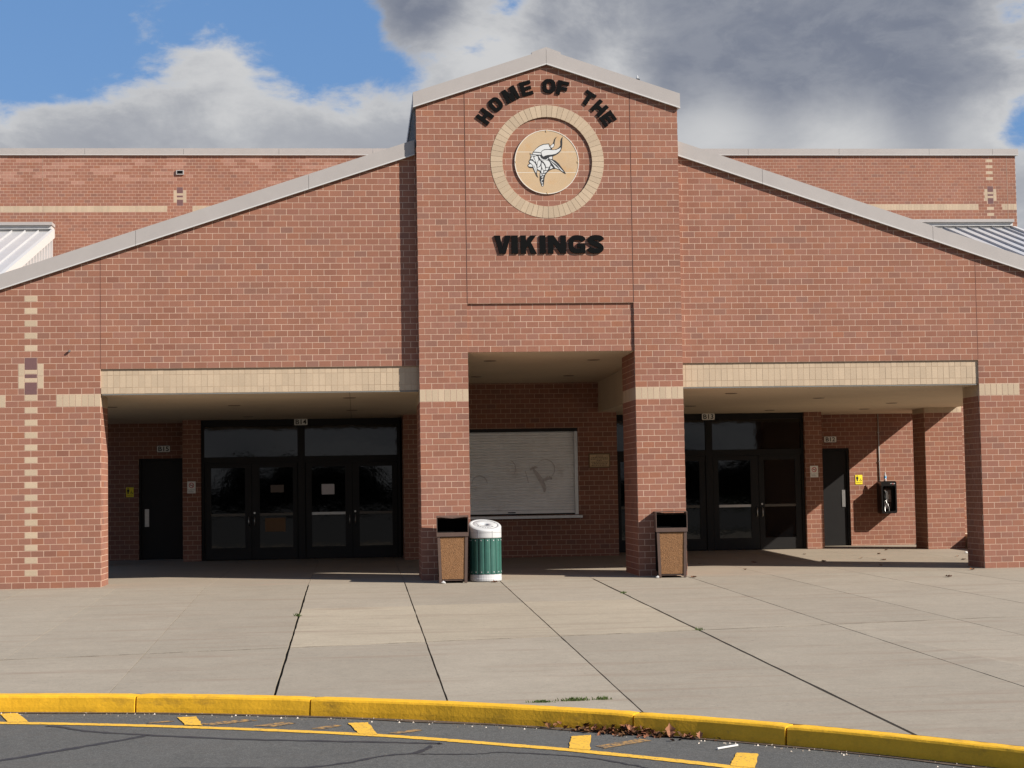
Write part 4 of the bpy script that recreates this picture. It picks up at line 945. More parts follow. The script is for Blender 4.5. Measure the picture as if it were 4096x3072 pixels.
WH = [[(515, 625), (575, 560), (655, 502), (745, 463), (863, 452), (880, 505), (915, 557), (860, 566), (760, 571), (705, 601), (680, 644), (600, 632)],
      [(478, 685), (508, 648), (600, 653), (680, 664), (683, 698), (640, 698), (560, 692)], [(437, 688), (470, 705), (562, 709), (568, 724), (470, 724), (445, 712)],
      [(695, 640), (720, 605), (770, 588), (860, 582), (960, 590), (1040, 585), (1110, 555), (1155, 525), (1142, 580), (1100, 630), (1030, 675), (940, 695), (840, 705), (780, 720), (740, 742), (715, 720), (697, 680)],
      [(912, 500), (945, 462), (988, 440), (993, 480), (972, 518), (935, 532), (912, 522)], [(455, 740), (500, 735), (510, 790), (545, 840), (552, 872), (522, 852), (482, 802), (442, 807), (434, 796), (460, 770)],
      [(522, 748), (578, 728), (604, 738), (622, 822), (592, 870), (575, 932), (560, 850), (532, 800)], [(622, 728), (656, 720), (682, 775), (740, 812), (800, 815), (850, 775), (852, 800), (800, 834), (730, 832), (662, 792)],
      [(862, 776), (885, 750), (946, 738), (944, 802), (902, 800)], [(650, 790), (720, 838), (850, 834), (888, 880), (902, 930), (870, 985), (800, 993), (782, 930), (742, 870), (692, 832)],
      [(872, 806), (942, 832), (1022, 902), (1100, 982), (1182, 1072), (1212, 1107), (1152, 1072), (1122, 1036), (1080, 985), (1000, 906)], [(890, 842), (960, 902), (1040, 980), (1112, 1046), (1012, 1010), (960, 930)], [(908, 952), (962, 1004), (940, 1018), (882, 1042)],
      [(408, 850), (440, 833), (490, 850), (530, 890), (565, 950), (578, 1030), (562, 1135), (532, 1082), (500, 990), (470, 920), (420, 882)], [(378, 955), (400, 930), (440, 915), (465, 940), (482, 984), (430, 980), (395, 976)],
      [(598, 882), (625, 835), (665, 835), (677, 880), (657, 950), (620, 987), (592, 987)], [(594, 1003), (650, 985), (684, 958), (676, 1030), (666, 1078), (594, 1038)], [(695, 878), (737, 910), (773, 980), (773, 1062), (740, 1068), (705, 1010), (690, 950)],
      [(702, 1028), (733, 1080), (727, 1142), (688, 1132), (680, 1080)], [(788, 1013), (864, 998), (834, 1060), (784, 1068)], [(755, 1085), (824, 1078), (792, 1117), (743, 1127)], [(664, 1130), (686, 1150), (692, 1192), (662, 1204)],
      [(708, 1160), (774, 1143), (742, 1184), (704, 1182)], [(688, 1217), (732, 1200), (727, 1232), (688, 1244)], [(676, 1292), (724, 1250), (720, 1284), (680, 1318)], [(668, 1324), (718, 1352), (716, 1372), (672, 1346)], [(684, 1368), (718, 1388), (715, 1404), (688, 1386)], [(694, 1414), (722, 1402), (716, 1438), (700, 1438)]]
b = MB()
for pl in WH: plate([ew(*q) for q in pl], EY-.023, EY-.0245, '', None, None, b)
b.build('head_white', WHITE, em)
for pl in ([(535, 985), (548, 1050), (552, 1095), (540, 1040)], [(508, 930), (530, 990), (528, 1010), (512, 965)], [(958, 930), (985, 985), (978, 990), (950, 940)], [(1000, 905), (1050, 945), (1100, 1000), (1060, 965)]):
    plate([ew(*q) for q in pl], EY-.0245, EY-.0255, 'hair_line', EBLACK, em)

# finial on the tower roof
f_ = empty('roof_finial', 'small dark capped finial poking above the tower roof slope', 'finial')
b = MB(); b.lathe([(.004, -.45), (.012, -.45), (.010, .02), (.035, .03), (.045, .05), (.02, .065), (.004, .07)], (9.328, 2.0, 8.83), 12); b.build('post', EBLACK, f_)
b = MB(); b.lathe([(.004, .05), (.016, .055), (.012, .10), (.002, .115)], (9.328, 2.0, 8.84), 10); b.build('tip', RWHITE, f_)

# ------------------------------------------------------------------ signs
def num_sign(txt, x0, x1, z0, z1, y, lab):
    s = empty('door_number_sign', lab, 'sign', group='door number signs')
    b = MB(); r_ = .018; pl = []
    for (cx_, cz_, a) in ((x1-r_, z0+r_, -90), (x1-r_, z1-r_, 0), (x0+r_, z1-r_, 90), (x0+r_, z0+r_, 180)):
        for i in range(5): pl.append((cx_+r_*math.cos(R(a+22.5*i)), cz_+r_*math.sin(R(a+22.5*i))))
    plate(pl, y, y-.006, 'border', SIGNB, s)
    cx_, cz_ = (x0+x1)/2, (z0+z1)/2
    plate([(cx_+(u-cx_)*.96, cz_+(z-cz_)*.92) for u, z in pl], y-.006, y-.008, 'plate', SIGNW, s)
    text_mesh('lettering', txt, (z1-z0)*.92, SIGNB, s, (cx_, y-.0095, cz_-.004), ext=.001, bold=.0025, xs=1.12)
num_sign('B15', -.17, .12, 2.40, 2.55, AY-.004, 'cream sign lettered B15 above the left steel door')
num_sign('B14', 2.84, 3.13, 2.905, 3.055, DY-.03, 'cream sign lettered B14 over the left glass doors')
num_sign('B13', 11.65, 11.94, 2.90, 3.05, DY-.03, 'cream sign lettered B13 over the right glass doors')
num_sign('B12', 14.65, 14.94, 2.40, 2.54, AY-.004, 'cream sign lettered B12 above the right steel door')
def wc_sign(x0, z0, lab):
    s = empty('restroom_sign', lab, 'sign', group='yellow restroom signs'); w, h, y = .16, .21, AY-.004
    boxpart('plate', (x0, x0+w, y-.006, y, z0, z0+h), SIGNY, s)
    b = MB(); cx_ = x0+.042
    def P4(pl): plate(pl, y-.006, y-.0075, '', None, None, b)
    P4([(cx_+.013*math.cos(R(30*i)), z0+.188+.013*math.sin(R(30*i))) for i in range(12)])
    P4([(cx_-.026, z0+.168), (cx_-.026, z0+.115), (cx_-.016, z0+.115), (cx_-.014, z0+.07), (cx_+.014, z0+.07), (cx_+.016, z0+.115), (cx_+.026, z0+.115), (cx_+.026, z0+.168)])
    wx, wz = x0+.115, z0+.088                          # wheelchair mark
    ring = [(wx+.022*math.cos(R(a)), wz+.022*math.sin(R(a))) for a in range(110, 371, 20)]
    for i in range(len(ring)-1):
        p_, q_ = ring[i], ring[i+1]; P4([p_, q_, (wx+(q_[0]-wx)*.72, wz+(q_[1]-wz)*.72), (wx+(p_[0]-wx)*.72, wz+(p_[1]-wz)*.72)])
    P4([(wx-.009, wz+.052), (wx-.001, wz+.052), (wx+.003, wz+.010), (wx-.005, wz+.010)]); P4([(wx-.004, wz+.010), (wx+.02, wz+.010), (wx+.02, wz+.003), (wx-.004, wz+.003)]); P4([(wx+.016, wz+.010), (wx+.023, wz+.010), (wx+.034, wz-.020), (wx+.026, wz-.020)])
    b.build('pictogram', SIGNB, s); text_mesh('lettering', 'RESTROOM', .024, SIGNB, s, (x0+w/2, y-.0075, z0+.035), ext=.0005)
wc_sign(-.83, 1.44, 'yellow restroom sign in shade left of the B15 door'); wc_sign(15.35, 1.45, 'yellow restroom sign in sunlight left of the payphone')
def smoke_sign(x0, z0, lab):
    s = empty('no_smoking_sign', lab, 'sign', group='no smoking signs'); w, h, y = .175, .25, 8.30-.004
    boxpart('plate', (x0, x0+w, y-.006, y, z0, z0+h), SIGNW, s); cx_, cz_ = x0+w/2, z0+.168
    b = MB(); 
    for i in range(24):
        a0, a1 = 2*math.pi*i/24, 2*math.pi*(i+1)/24
        plate([(cx_+r_*math.cos(a), cz_+r_*math.sin(a)) for r_, a in ((.042, a0), (.055, a0), (.055, a1), (.042, a1))], y-.006, y-.0075, '', None, None, b)
    plate([(cx_-.036, cz_+.028), (cx_-.028, cz_+.036), (cx_+.036, cz_-.028), (cx_+.028, cz_-.036)], y-.006, y-.0085, '', None, None, b); b.build('prohibition_ring', SIGNR, s)
    b = MB(); plate(rect(cx_-.032, cz_-.006, cx_+.03, cz_+.006), y-.006, y-.0072, '', None, None, b); plate(rect(cx_+.026, cz_+.008, cx_+.032, cz_+.026), y-.006, y-.0072, '', None, None, b); b.build('cigarette', SIGNB, s)
    text_mesh('lettering', 'NO SMOKING', .026, SIGNG, s, (cx_, y-.0072, z0+.075), ext=.0005); 
    b = MB()
    for k in range(3): plate(rect(cx_-.065, z0+.022+k*.014, cx_+.06-.02*k, z0+.028+k*.014), y-.006, y-.0072, '', None, None, b)
    b.build('small_print', SIGNG, s)
smoke_sign(.595, 1.50, 'white no smoking sign on the brick pillar left of the B14 doors'); smoke_sign(14.0, 1.62, 'white no smoking sign on the brick pillar right of the B13 doors')
s = empty('wall_plaque', 'tan metal dedication plaque on the kiosk wall right of the shutter', 'plaque')
boxpart('border', (8.985, 9.44, KY-.014, KY-.001, 1.885, 2.195), mat('plaque_edge', (.16, .10, .05), .5, .4, .3), s, bevel=.01)
boxpart('plate', (9.01, 9.415, KY-.020, KY-.0145, 1.915, 2.165), BRONZE, s)
b = MB(); rw = random.Random(9)
for k in range(7):
    z = 2.135-.032*k; hw = (.07, .17, .18, .06, .17, .16, .17)[k]; x = 9.2125-hw
    while x < 9.2125+hw-.01:
        L_ = rw.uniform(.015, .05); plate(rect(x, z-.008, min(x+L_, 9.2125+hw), z+.008), KY-.020, KY-.0215, '', None, None, b); x += L_+.012
b.build('raised_lines', mat('plaque_text', (.13, .08, .04), .5, .4), s)
# notices taped inside the glass
for (x0, x1, z0, z1, col, lab) in [(3.41, 3.68, 1.43, 1.65, (.62, .58, .58), 'white paper notice taped to the third glass door of the B14 set'), (2.33, 2.61, 1.49, 1.65, (.16, .13, .11), 'dim brown paper notice high on the second glass door of the B14 set'), (2.21, 2.64, .66, .95, (.17, .10, .055), 'brown paper sheet low on the second glass door of the B14 set')]:
    b = MB(); n_ = 5
    for i in range(n_):
        xa, xb = x0+(x1-x0)*i/n_, x0+(x1-x0)*(i+1)/n_; f_ = lambda t: DY+.0435-.003*math.sin(math.pi*t)
        b.face([(xa, f_(i/n_), z0), (xb, f_((i+1)/n_), z0), (xb, f_((i+1)/n_), z1), (xa, f_(i/n_), z1)])
        b.face([(xa, f_(i/n_)+.001, z1), (xb, f_((i+1)/n_)+.001, z1), (xb, f_((i+1)/n_)+.001, z0), (xa, f_(i/n_)+.001, z0)])
    tag(b.build('paper_notice', mat('paper_%d' % int(x0*100+z0*10), col, .9, .1, noise=(20, .06))), lab, 'notice', 'paper notices on the glass doors')

# ------------------------------------------------------------------ litter bins
def litter_bin(cx_, cy_, rotz, lab, sag):
    t = empty('litter_bin', lab, 'litter bin', group='brown pebble-panel litter bins')
    zf = zfloor(cy_); hb, ht = .226, .258; z0, z1, z2_, z3 = .05, .745, .81, 1.075
    M_ = Matrix.Translation((cx_, cy_, zf)) @ Matrix.Rotation(rotz, 4, 'Z')
    tr = lambda p_: tuple(M_ @ Vector(p_))
    def bl(b, name, mt): b.v = [tr(p_) for p_ in b.v]; return b.build(name, mt, t)
    hw = lambda z: hb+(ht-.012-hb)*(z-z0)/(z1-z0)
    # frame: corner posts, collar, base
    for sx in (-1, 1):
        for sy in (-1, 1):
            b = MB(); V = []
            for z in (0, z1):
                h = hw(max(z, z0)); V += [(sx*h, sy*h, z), (sx*(h-.045), sy*h, z), (sx*(h-.045), sy*(h-.045), z), (sx*h, sy*(h-.045), z)]
            b.mesh(V, [(0, 1, 2, 3), (7, 6, 5, 4)]+[(i, (i+1) % 4, 4+(i+1) % 4, 4+i) for i in range(4)]); bl(b, 'corner_post', BROWNP)
    for k, (dx, dy) in enumerate(((0, -1), (1, 0), (0, 1), (-1, 0))):           # pebble panels, slightly inside the posts
        b = MB(); V = []
        for z, d in ((z0+.01, .010), (z1-.012, .010)):
            h = hw(z)-d; a = hw(z)-.046
            V += [(dx*h-dy*a, dy*h+dx*a, z), (dx*h+dy*a, dy*h-dx*a, z)]
        V += [(x*.93, y*.93, z) for x, y, z in V]
        b.mesh(V, [(0, 1, 3, 2), (4, 6, 7, 5), (0, 4, 5, 1), (2, 3, 7, 6), (0, 2, 6, 4), (1, 5, 7, 3)]); bl(b, 'pebble_panel', PEBBLE)
    b = MB(); b.box(-hb+.02, hb-.02, -hb+.02, hb-.02, .035, .062); bl(b, 'base', BROWNP)
    b = MB()
    for (x0, x1, y0, y1) in ((-ht, ht, -ht, -ht+.03), (-ht, ht, ht-.03, ht), (-ht, -ht+.03, -ht+.03, ht-.03), (ht-.03, ht, -ht+.03, ht-.03)): b.box(x0, x1, y0, y1, z1, z2_)
    bl(b, 'collar', BROWNP)
    # hood: two sides, back, sagging top, dark liner
    b = MB(); th = .012
    b.box(-ht, -ht+th, -ht, ht, z2_, z3-.012); b.box(ht-th, ht, -ht, ht, z2_, z3-.012); b.box(-ht+th, ht-th, ht-th, ht, z2_, z3-.03)
    n_ = 10
    for i in range(n_):
        ta, tb = i/n_, (i+1)/n_; xa, xb = -ht+2*ht*ta, -ht+2*ht*tb
        f_ = lambda q_: z3-.012+(sag*math.sin(math.pi*q_)**1.3 if sag > 0 else -abs(sag)*(1-abs(2*q_-1))**.9)
        za, zb_ = f_(ta), f_(tb)
        b.mesh([(xa, -ht, za), (xb, -ht, zb_), (xb, ht, z3-.012), (xa, ht, z3-.012), (xa, -ht, za+.012), (xb, -ht, zb_+.012), (xb, ht, z3), (xa, ht, z3)], [(0, 3, 2, 1), (4, 5, 6, 7), (0, 1, 5, 4), (2, 3, 7, 6), (0, 4, 7, 3), (1, 2, 6, 5)])
    bl(b, 'hood', BROWNP)
    b = MB(); b.box(-ht+th+.002, ht-th-.002, -ht+.12, ht-th-.002, z0+.05, z2_+.02); b.box(-ht+th+.001, ht-th-.001, ht-th-.02, ht-th-.001, z2_, z3-.06); bl(b, 'liner', BINDARK)
    b = MB(); b.box(-ht+th+.0005, -ht+th+.004, -ht+.02, ht-th-.02, z2_, z3-.06); b.box(ht-th-.004, ht-th-.0005, -ht+.02, ht-th-.02, z2_, z3-.06); bl(b, 'hood_lining', BINDARK)
    return t
litter_bin(5.70, -.60, R(-3), 'brown pebble-panel litter bin with sagging hood beside the green recycling barrel', -.030)
litter_bin(9.31, -.46, R(-6), 'brown pebble-panel litter bin standing alone at the right tower pier', .012)

# ------------------------------------------------------------------ recycling barrel
rb = empty('recycling_barrel', 'round recycling barrel with green planks and slanted white lid', 'recycling bin')
RX, RY = 6.235, -.50; RZ = zfloor(RY); RR = .262
b = MB(); b.lathe([(.22, .0), (RR-.012, .0), (RR, .015), (RR+.002, .05), (RR-.001, .055), (RR-.001, .112), (RR-.02, .118), (.22, .118)], (RX, RY, RZ), 40); b.build('base_ring', RWHITE, rb, smooth=False)
b = MB(); b.lathe([(RR-.035, .10), (RR-.035, .76)], (RX, RY, RZ), 32); b.build('inner_drum', BINDARK, rb)
NP = 16
for k in range(NP):
    a = 2*math.pi*(k+.5)/NP-.12; hwid = math.pi/NP*.90
    V = []
    for z in (.122, .695):
        for (r_, da) in ((RR-.004, -hwid), (RR+.001, -hwid*.4), (RR+.001, hwid*.4), (RR-.004, hwid), (RR-.03, hwid), (RR-.03, -hwid)): V.append((RX+r_*math.cos(a+da), RY+r_*math.sin(a+da), RZ+z))
    b = MB(); b.mesh(V, [tuple(range(5, -1, -1)), tuple(range(6, 12))]+[(i, (i+1) % 6, 6+(i+1) % 6, 6+i) for i in range(6)]); pl = b.build('plank', RGREEN, rb)
    if math.sin(a) < .3:
        for z in (.155, .665):
            c_ = Vector((RX+(RR+.001)*math.cos(a), RY+(RR+.001)*math.sin(a), RZ+z)); d = Vector((math.cos(a), math.sin(a), 0))
            b = MB(); b.tube([c_, c_+d*.004], .009, 8); b.build('bolt', RWHITE, pl)
# slanted lid: front low, back high, leaning a little to the left
def lidz(x, y, z): return 0 if z < .80 else (y*.31-x*.06)
b = MB(); b.lathe([(RR-.02, .70), (RR+.002, .70), (RR+.004, .715), (RR+.004, .8999)], (RX, RY, RZ), 48, tilt=lambda x, y, z: 0 if z < .75 else (y*.31-x*.06)); 
b.lathe([(RR+.004, .90), (RR-.008, .918), (RR-.03, .922), (.205, .922), (.203, .916), (.198, .922), (.115, .923), (.055, .921), (.052, .905), (.052, .80)], (RX, RY, RZ), 48, tilt=lambda x, y, z: y*.31-x*.06)
lid = b.build('lid', RWHITE, rb, smooth=True)
b = MB(); b.lathe([(.001, .86), (.055, .86)], (RX, RY, RZ), 24, tilt=lambda x, y, z: y*.31-x*.06); b.build('bottle_hole', BINDARK, lid)
def lidp(r_, a): x, y = r_*math.cos(a), r_*math.sin(a); return (RX+x, RY+y, RZ+.9235+y*.31-x*.06)
b = MB(); b.tube([lidp(.19, R(20+4*i)) for i in range(14)], .0035, 5); b.tube([lidp(.13, R(165+4*i)) for i in range(14)], .003, 5)
b.tube([(RX+(RR+.004)*math.cos(R(a)), RY+(RR+.004)*math.sin(R(a)), RZ+.79) for a in range(180, 361, 8)], .003, 5)
for a in (-68, -118): b.tube([(RX+(RR+.005)*math.cos(R(a)), RY+(RR+.005)*math.sin(R(a)), RZ+z) for z in (.705, .74, .78, .82)], .003, 5)
b.build('moulded_line', RLINE, lid)
word = 'PLEASE RECYCLE'
for i, ch in enumerate('RECYCLE'):
    a = R(-90+(i-3)*16); r_ = .155
    o = text_mesh('lid_lettering', ch, .052, RLINE, lid, (0, 0, 0), rotx=0, ext=.001, bold=.002)
    p_ = Vector(lidp(r_, a)); nrm = Vector((.06, -.31, 1)).normalized(); xd = Vector((-math.sin(a), math.cos(a), 0)); xd = (xd-nrm*xd.dot(nrm)).normalized(); yd = nrm.cross(xd)
    mm = Matrix((xd, yd, nrm)).transposed().to_4x4(); mm.translation = p_+nrm*.0015; o.data.transform(mm)

# ------------------------------------------------------------------ payphone, conduit, bottle
ph = empty('payphone', 'black wall-mounted payphone in a rounded hood beside the rear pier', 'payphone')
px0, px1, pz0, pz1, pyf, pyb = 15.84, 16.19, .79, 1.51, AY-.34, AY-.003
def rrect(x0, z0, x1, z1, r_, n_=6):
    o = []
    for (cx_, cz_, a) in ((x1-r_, z0+r_, -90), (x1-r_, z1-r_, 0), (x0+r_, z1-r_, 90), (x0+r_, z0+r_, 180)):
        for i in range(n_+1): o.append((cx_+r_*math.cos(R(a+90*i/n_)), cz_+r_*math.sin(R(a+90*i/n_))))
    return o
Ao = rrect(px0, pz0, px1, pz1, .045); Ai = rrect(px0+.03, pz0+.05, px1-.03, pz1-.11, .03); n_ = len(Ao); b = MB()
for i in range(n_):
    j = (i+1) % n_
    b.face([(Ao[i][0], pyf, Ao[i][1]), (Ao[j][0], pyf, Ao[j][1]), (Ai[j][0], pyf, Ai[j][1]), (Ai[i][0], pyf, Ai[i][1])])
    b.face([(Ao[j][0], pyf, Ao[j][1]), (Ao[i][0], pyf, Ao[i][1]), (Ao[i][0], pyb, Ao[i][1]), (Ao[j][0], pyb, Ao[j][1])])
    b.face([(Ai[i][0], pyf, Ai[i][1]), (Ai[j][0], pyf, Ai[j][1]), (Ai[j][0], pyf+.22, Ai[j][1]), (Ai[i][0], pyf+.22, Ai[i][1])])
b.face([(x, pyf+.22, z) for x, z in Ai]); b.build('hood', PHBLACK, ph)
fx = .06
unit = boxpart('phone_unit', (px0+.075, px1-.095, pyf+.10, pyf+.218, pz0+.09, pz1-.15), PHBLACK, ph, bevel=.008)
boxpart('face_plate', (px0+.085, px1-.105, pyf+.092, pyf+.10, pz0+.25, pz1-.20), mat('phone_face', (.16, .155, .15), .35, .5, .6, noise=(40, .2)), unit)
boxpart('coin_panel', (px0+.09, px1-.11, pyf+.094, pyf+.10, pz0+.11, pz0+.23), mat('phone_lower', (.045, .035, .032), .5), unit)
for r_ in range(4):
    for c_ in range(3):
        x, z = px0+.165+c_*.022, pz0+.40-r_*.024; boxpart('key', (x, x+.015, pyf+.086, pyf+.092, z, z+.016), STEEL, unit)
hs = MB(); hs.tube([(px0+.108, pyf+.07, z) for z in (pz0+.30, pz0+.33, pz0+.36, pz0+.44, pz0+.47, pz0+.50)], [.022, .024, .014, .014, .024, .022], 10); hs.build('handset', PHBLACK, ph, smooth=True)
boxpart('cradle', (px0+.09, px0+.128, pyf+.08, pyf+.092, pz0+.50, pz0+.53), STEEL, unit)
cb = MB(); cb.tube(cat_rom([Vector(q) for q in [(px0+.112, pyf+.07, pz0+.30), (px0+.125, pyf+.05, pz0+.24), (px0+.155, pyf+.03, pz0+.18), (px0+.172, pyf+.02, pz0+.09), (px0+.15, pyf+.01, pz0+.02), (px0+.115, pyf+.01, pz0+.0), (px0+.083, pyf+.02, pz0+.04), (px0+.085, pyf+.05, pz0+.11), (px0+.11, pyf+.09, pz0+.17)]], 8), .0065, 8); cb.build('cord', STEEL, ph, smooth=True)
text_mesh('lettering', 'veri', .032, WHITE, ph, (px1-.085-.035, pyf-.002, pz1-.055), ext=.001, bold=.001); text_mesh('lettering', 'on', .032, WHITE, ph, (px1-.085+.032, pyf-.002, pz1-.055), ext=.001, bold=.001)
text_mesh('red_lettering', 'z', .040, SIGNR, ph, (px1-.085+.002, pyf-.0025, pz1-.056), ext=.001, bold=.002)
co = empty('conduit', 'thin grey conduit pipe running down the brick wall to the payphone', 'conduit')
b = MB(); b.tube([(15.905, AY-.018, 3.04), (15.908, AY-.018, 1.50)], .012, 10); b.build('pipe', mat('conduit_grey', (.42, .42, .40), .5), co, smooth=True)
for z in (2.6, 1.95): boxpart('strap', (15.885, 15.93, AY-.032, AY-.001, z, z+.02), STEEL, co)
bo = empty('plastic_bottle', 'clear plastic drink bottle with blue label left on the payphone', 'bottle')
bx_, by_ = 15.965, pyf+.10
b = MB(); b.lathe([(.001, .0), (.028, .0), (.031, .01), (.031, .05), (.027, .055), (.027, .06)], (bx_, by_, pz1), 14); b.lathe([(.031, .11), (.029, .13), (.014, .165), (.0135, .18)], (bx_, by_, pz1), 14)
M_ = mat('bottle_plastic', (.75, .78, .78), .15, .5); M_.node_tree.nodes['Principled BSDF'].inputs['Transmission Weight'].default_value = .6
b.build('bottle_body', M_, bo, smooth=True)
b = MB(); b.lathe([(.0005, .002), (.026, .002), (.0275, .03), (.0005, .03)], (bx_, by_, pz1), 12); b.build('red_drink', SIGNR, bo)
b = MB(); b.lathe([(.0312, .06), (.0312, .11)], (bx_, by_, pz1), 14); b.build('label', mat('bottle_label', (.10, .30, .50), .5), bo)
b = MB(); b.lathe([(.0145, .178), (.0145, .198), (.001, .199)], (bx_, by_, pz1), 12); b.build('cap', RWHITE, bo)

# ------------------------------------------------------------------ leaves, weeds, litter
def leaf_mesh(size, rnd, curl):
    pts = [(0, -.5), (.13, -.40), (.30, -.24), (.27, -.08), (.34, .08), (.22, .20), (.13, .36), (0, .58)]
    pts = [(x*rnd.uniform(.7, 1.2), y+rnd.uniform(-.05, .05)) if x else (x, y) for x, y in pts]
    V = []
    for x, y in pts: V.append((x, y)); 
    out = [(x, y) for x, y in pts]+[(-x, y) for x, y in pts[-2:0:-1]]
    bb = MB(); k = rnd.uniform(.7, 1.3); col = (k, k*rnd.uniform(.85, 1.1), k*rnd.uniform(.7, 1.0))
    P3 = lambda x, y: (x*size, y*size, size*(.02+curl*(abs(x)**1.3)*1.2+.25*curl*y*y+rnd.uniform(-.02, .04)))
    q = [P3(*p_) for p_ in out]; c_ = (0, 0, size*.02)
    for i in range(len(q)): bb.mesh([c_, q[i], q[(i+1) % len(q)]], [(0, 1, 2)], col)
    return bb
rl = random.Random(17)
def put(bb, M_): bb.v = [tuple(M_ @ Vector(p_)) for p_ in bb.v]
for (x, y, lab) in [(13.8, 3.93, 'dry leaf in the sunlit middle of the right porch floor, paler of two'), (14.0, 3.16, 'curled brown leaf at the sunny edge of the long pier shadow'), (13.4, 1.38, 'dark leaf lying inside the long shadow across the porch floor'),
        (15.69, 3.89, 'brown leaf on the sunny floor nearest the right pier'), (15.4, 2.74, 'small leaf close before the right pier shadow, beside the pier'), (10.86, .97, 'leaf on the sunny porch floor right of the right litter bin'), (10.49, 3.13, 'dark leaf in shade behind the right litter bin'),
        (11.53, 3.17, 'tiny leaf in the shade before the B13 doors'), (15.24, 6.97, 'leaf below the payphone on the sunny floor'), (12.84, 3.1, 'leaf at the tip of sunlight before the B13 doors'), (13.2, 5.9, 'leaf on the floor before the brick pillar with the no smoking sign'), (14.6, 5.4, 'small leaf on the floor between pillar and payphone')]:
    bb = leaf_mesh(rl.uniform(.08, .13), rl, rl.uniform(.4, 1.0)); put(bb, Matrix.Translation((x, y, zfloor(y)+.004)) @ Matrix.Rotation(rl.uniform(0, 6.28), 4, 'Z') @ Matrix.Rotation(rl.uniform(-.12, .12), 4, 'X'))
    tag(bb.build('fallen_leaf', LEAF), lab, 'leaf', 'leaves on the porch floor')
for (x, y, lab) in [(13.55, -1.73, 'lone curled brown leaf on the sunlit pavement before the right pier'), (14.42, -.43, 'brown leaf on the pavement close to the right pier corner'), (6.35, -.88, 'flat brown leaf on the pavement in front of the recycling barrel'), (9.62, -.78, 'reddish scrap leaf beside the right litter bin foot')]:
    bb = leaf_mesh(.13, rl, .9); put(bb, Matrix.Translation((x, y, zfloor(y)+.004)) @ Matrix.Rotation(rl.uniform(0, 6.28), 4, 'Z'))
    tag(bb.build('fallen_leaf', LEAF), lab, 'leaf')
# drift of leaves in the gutter: three big ones stand out, the rest cannot be counted
def gutter(th, d): x, y = kerb_xy(th, KR-.172-d); return Vector((x, y, zroad(y)))
pile = MB()
for k in range(170):
    th = math.asin((min(max(rl.gauss(6.5, .28), 5.6), 7.5)-KC.x)/KR); d = abs(rl.gauss(0, .07)); p_ = gutter(th, d)
    bb = leaf_mesh(rl.uniform(.03, .085), rl, rl.uniform(.3, 1.5)); put(bb, Matrix.Translation(p_+Vector((0, 0, .004+max(0, .05-d*.5)*rl.random()))) @ Matrix.Rotation(rl.uniform(0, 6.28), 4, 'Z') @ Matrix.Rotation(rl.uniform(-.9, .9), 4, 'X'))
    pile.mesh(bb.v, bb.f, bb.c[0] if rl.random() < .6 else tuple(x*.45 for x in bb.c[0]))
tag(pile.build('leaf_litter', LEAF, kind='stuff'), 'drift of dry brown leaves and grit against the yellow kerb', 'leaf litter')
for (x, tilt, sz, lab) in [(6.80, 1.2, .115, 'big pointed tan leaf standing upright against the yellow kerb'), (6.50, .8, .085, 'curled orange leaf leaning on the kerb joint'), (7.02, .7, .075, 'pale brown leaf at the right end of the gutter drift')]:
    th = math.asin((x-KC.x)/KR); p_ = gutter(th, .05); bb = leaf_mesh(sz, rl, .8); bb.c = [(1.35, 1.35, 1.35)]*len(bb.c)
    put(bb, Matrix.Translation(p_+Vector((0, 0, sz*.45))) @ Matrix.Rotation(rl.uniform(-.4, .4), 4, 'Z') @ Matrix.Rotation(tilt, 4, 'X')); tag(bb.build('fallen_leaf', LEAF), lab, 'leaf')
# gutter dirt along the kerb foot
gd = MB()
for k in range(120):
    th0, th1 = .06+k*.0068, .06+(k+1)*.0068; w0 = .05+.06*(.5+.5*math.sin(k*.37))*(.5+.5*math.sin(k*.11+1)); w1 = .05+.06*(.5+.5*math.sin((k+1)*.37))*(.5+.5*math.sin((k+1)*.11+1))
    q = [gutter(th0, -.02), gutter(th1, -.02), gutter(th1, w1), gutter(th0, w0)]; gd.face([(p_.x, p_.y, p_.z+.006) for p_ in q][::-1])
o = gd.build('gutter_dirt', mat('gutter_dirt_brown', (.085, .062, .045), .95, .1, noise=((30, .4), (6, .3))), road)
gp = MB()
for k in range(300):
    th = rl.uniform(.1, .80); p_ = gutter(th, abs(rl.gauss(0, .09))); s_ = rl.uniform(.003, .010); c_ = rl.choice([(.8, .75, .7), (.4, .36, .32), (.3, .26, .22), (.25, .2, .17), (1.3, 1.25, 1.2)])
    gp.mesh([(p_.x-s_, p_.y-s_, p_.z), (p_.x+s_, p_.y-s_*.6, p_.z), (p_.x+s_*.5, p_.y+s_, p_.z), (p_.x, p_.y, p_.z+s_*1.3)], [(0, 1, 3), (1, 2, 3), (2, 0, 3)], c_)
tag(gp.build('gutter_grit', mat('grit_stone', (.42, .38, .33), .9, .15, attr=True), kind='stuff'), 'small pale stones and grit strewn along the foot of the kerb', 'grit')
def weed(x, y, lab, n_, spread, h, dirx=1):
    b = MB()
    for k in range(n_):
        a = rl.uniform(0, 6.28); px, py = x+rl.gauss(0, spread), y+rl.gauss(0, .012); hh = h*rl.uniform(.5, 1.2); lx, ly = math.cos(a)*hh*.6, math.sin(a)*hh*.6; w_ = .005
        z = zfloor(py)-.01; b.mesh([(px-w_, py, z), (px+w_, py, z), (px+lx*.5+w_*.7, py+ly*.5, z+hh*.7), (px+lx*.5-w_*.7, py+ly*.5, z+hh*.7), (px+lx, py+ly, z+hh)], [(0, 1, 2, 3), (3, 2, 4)])
    tag(b.build('weed_tuft', GRASS), lab, 'weed')
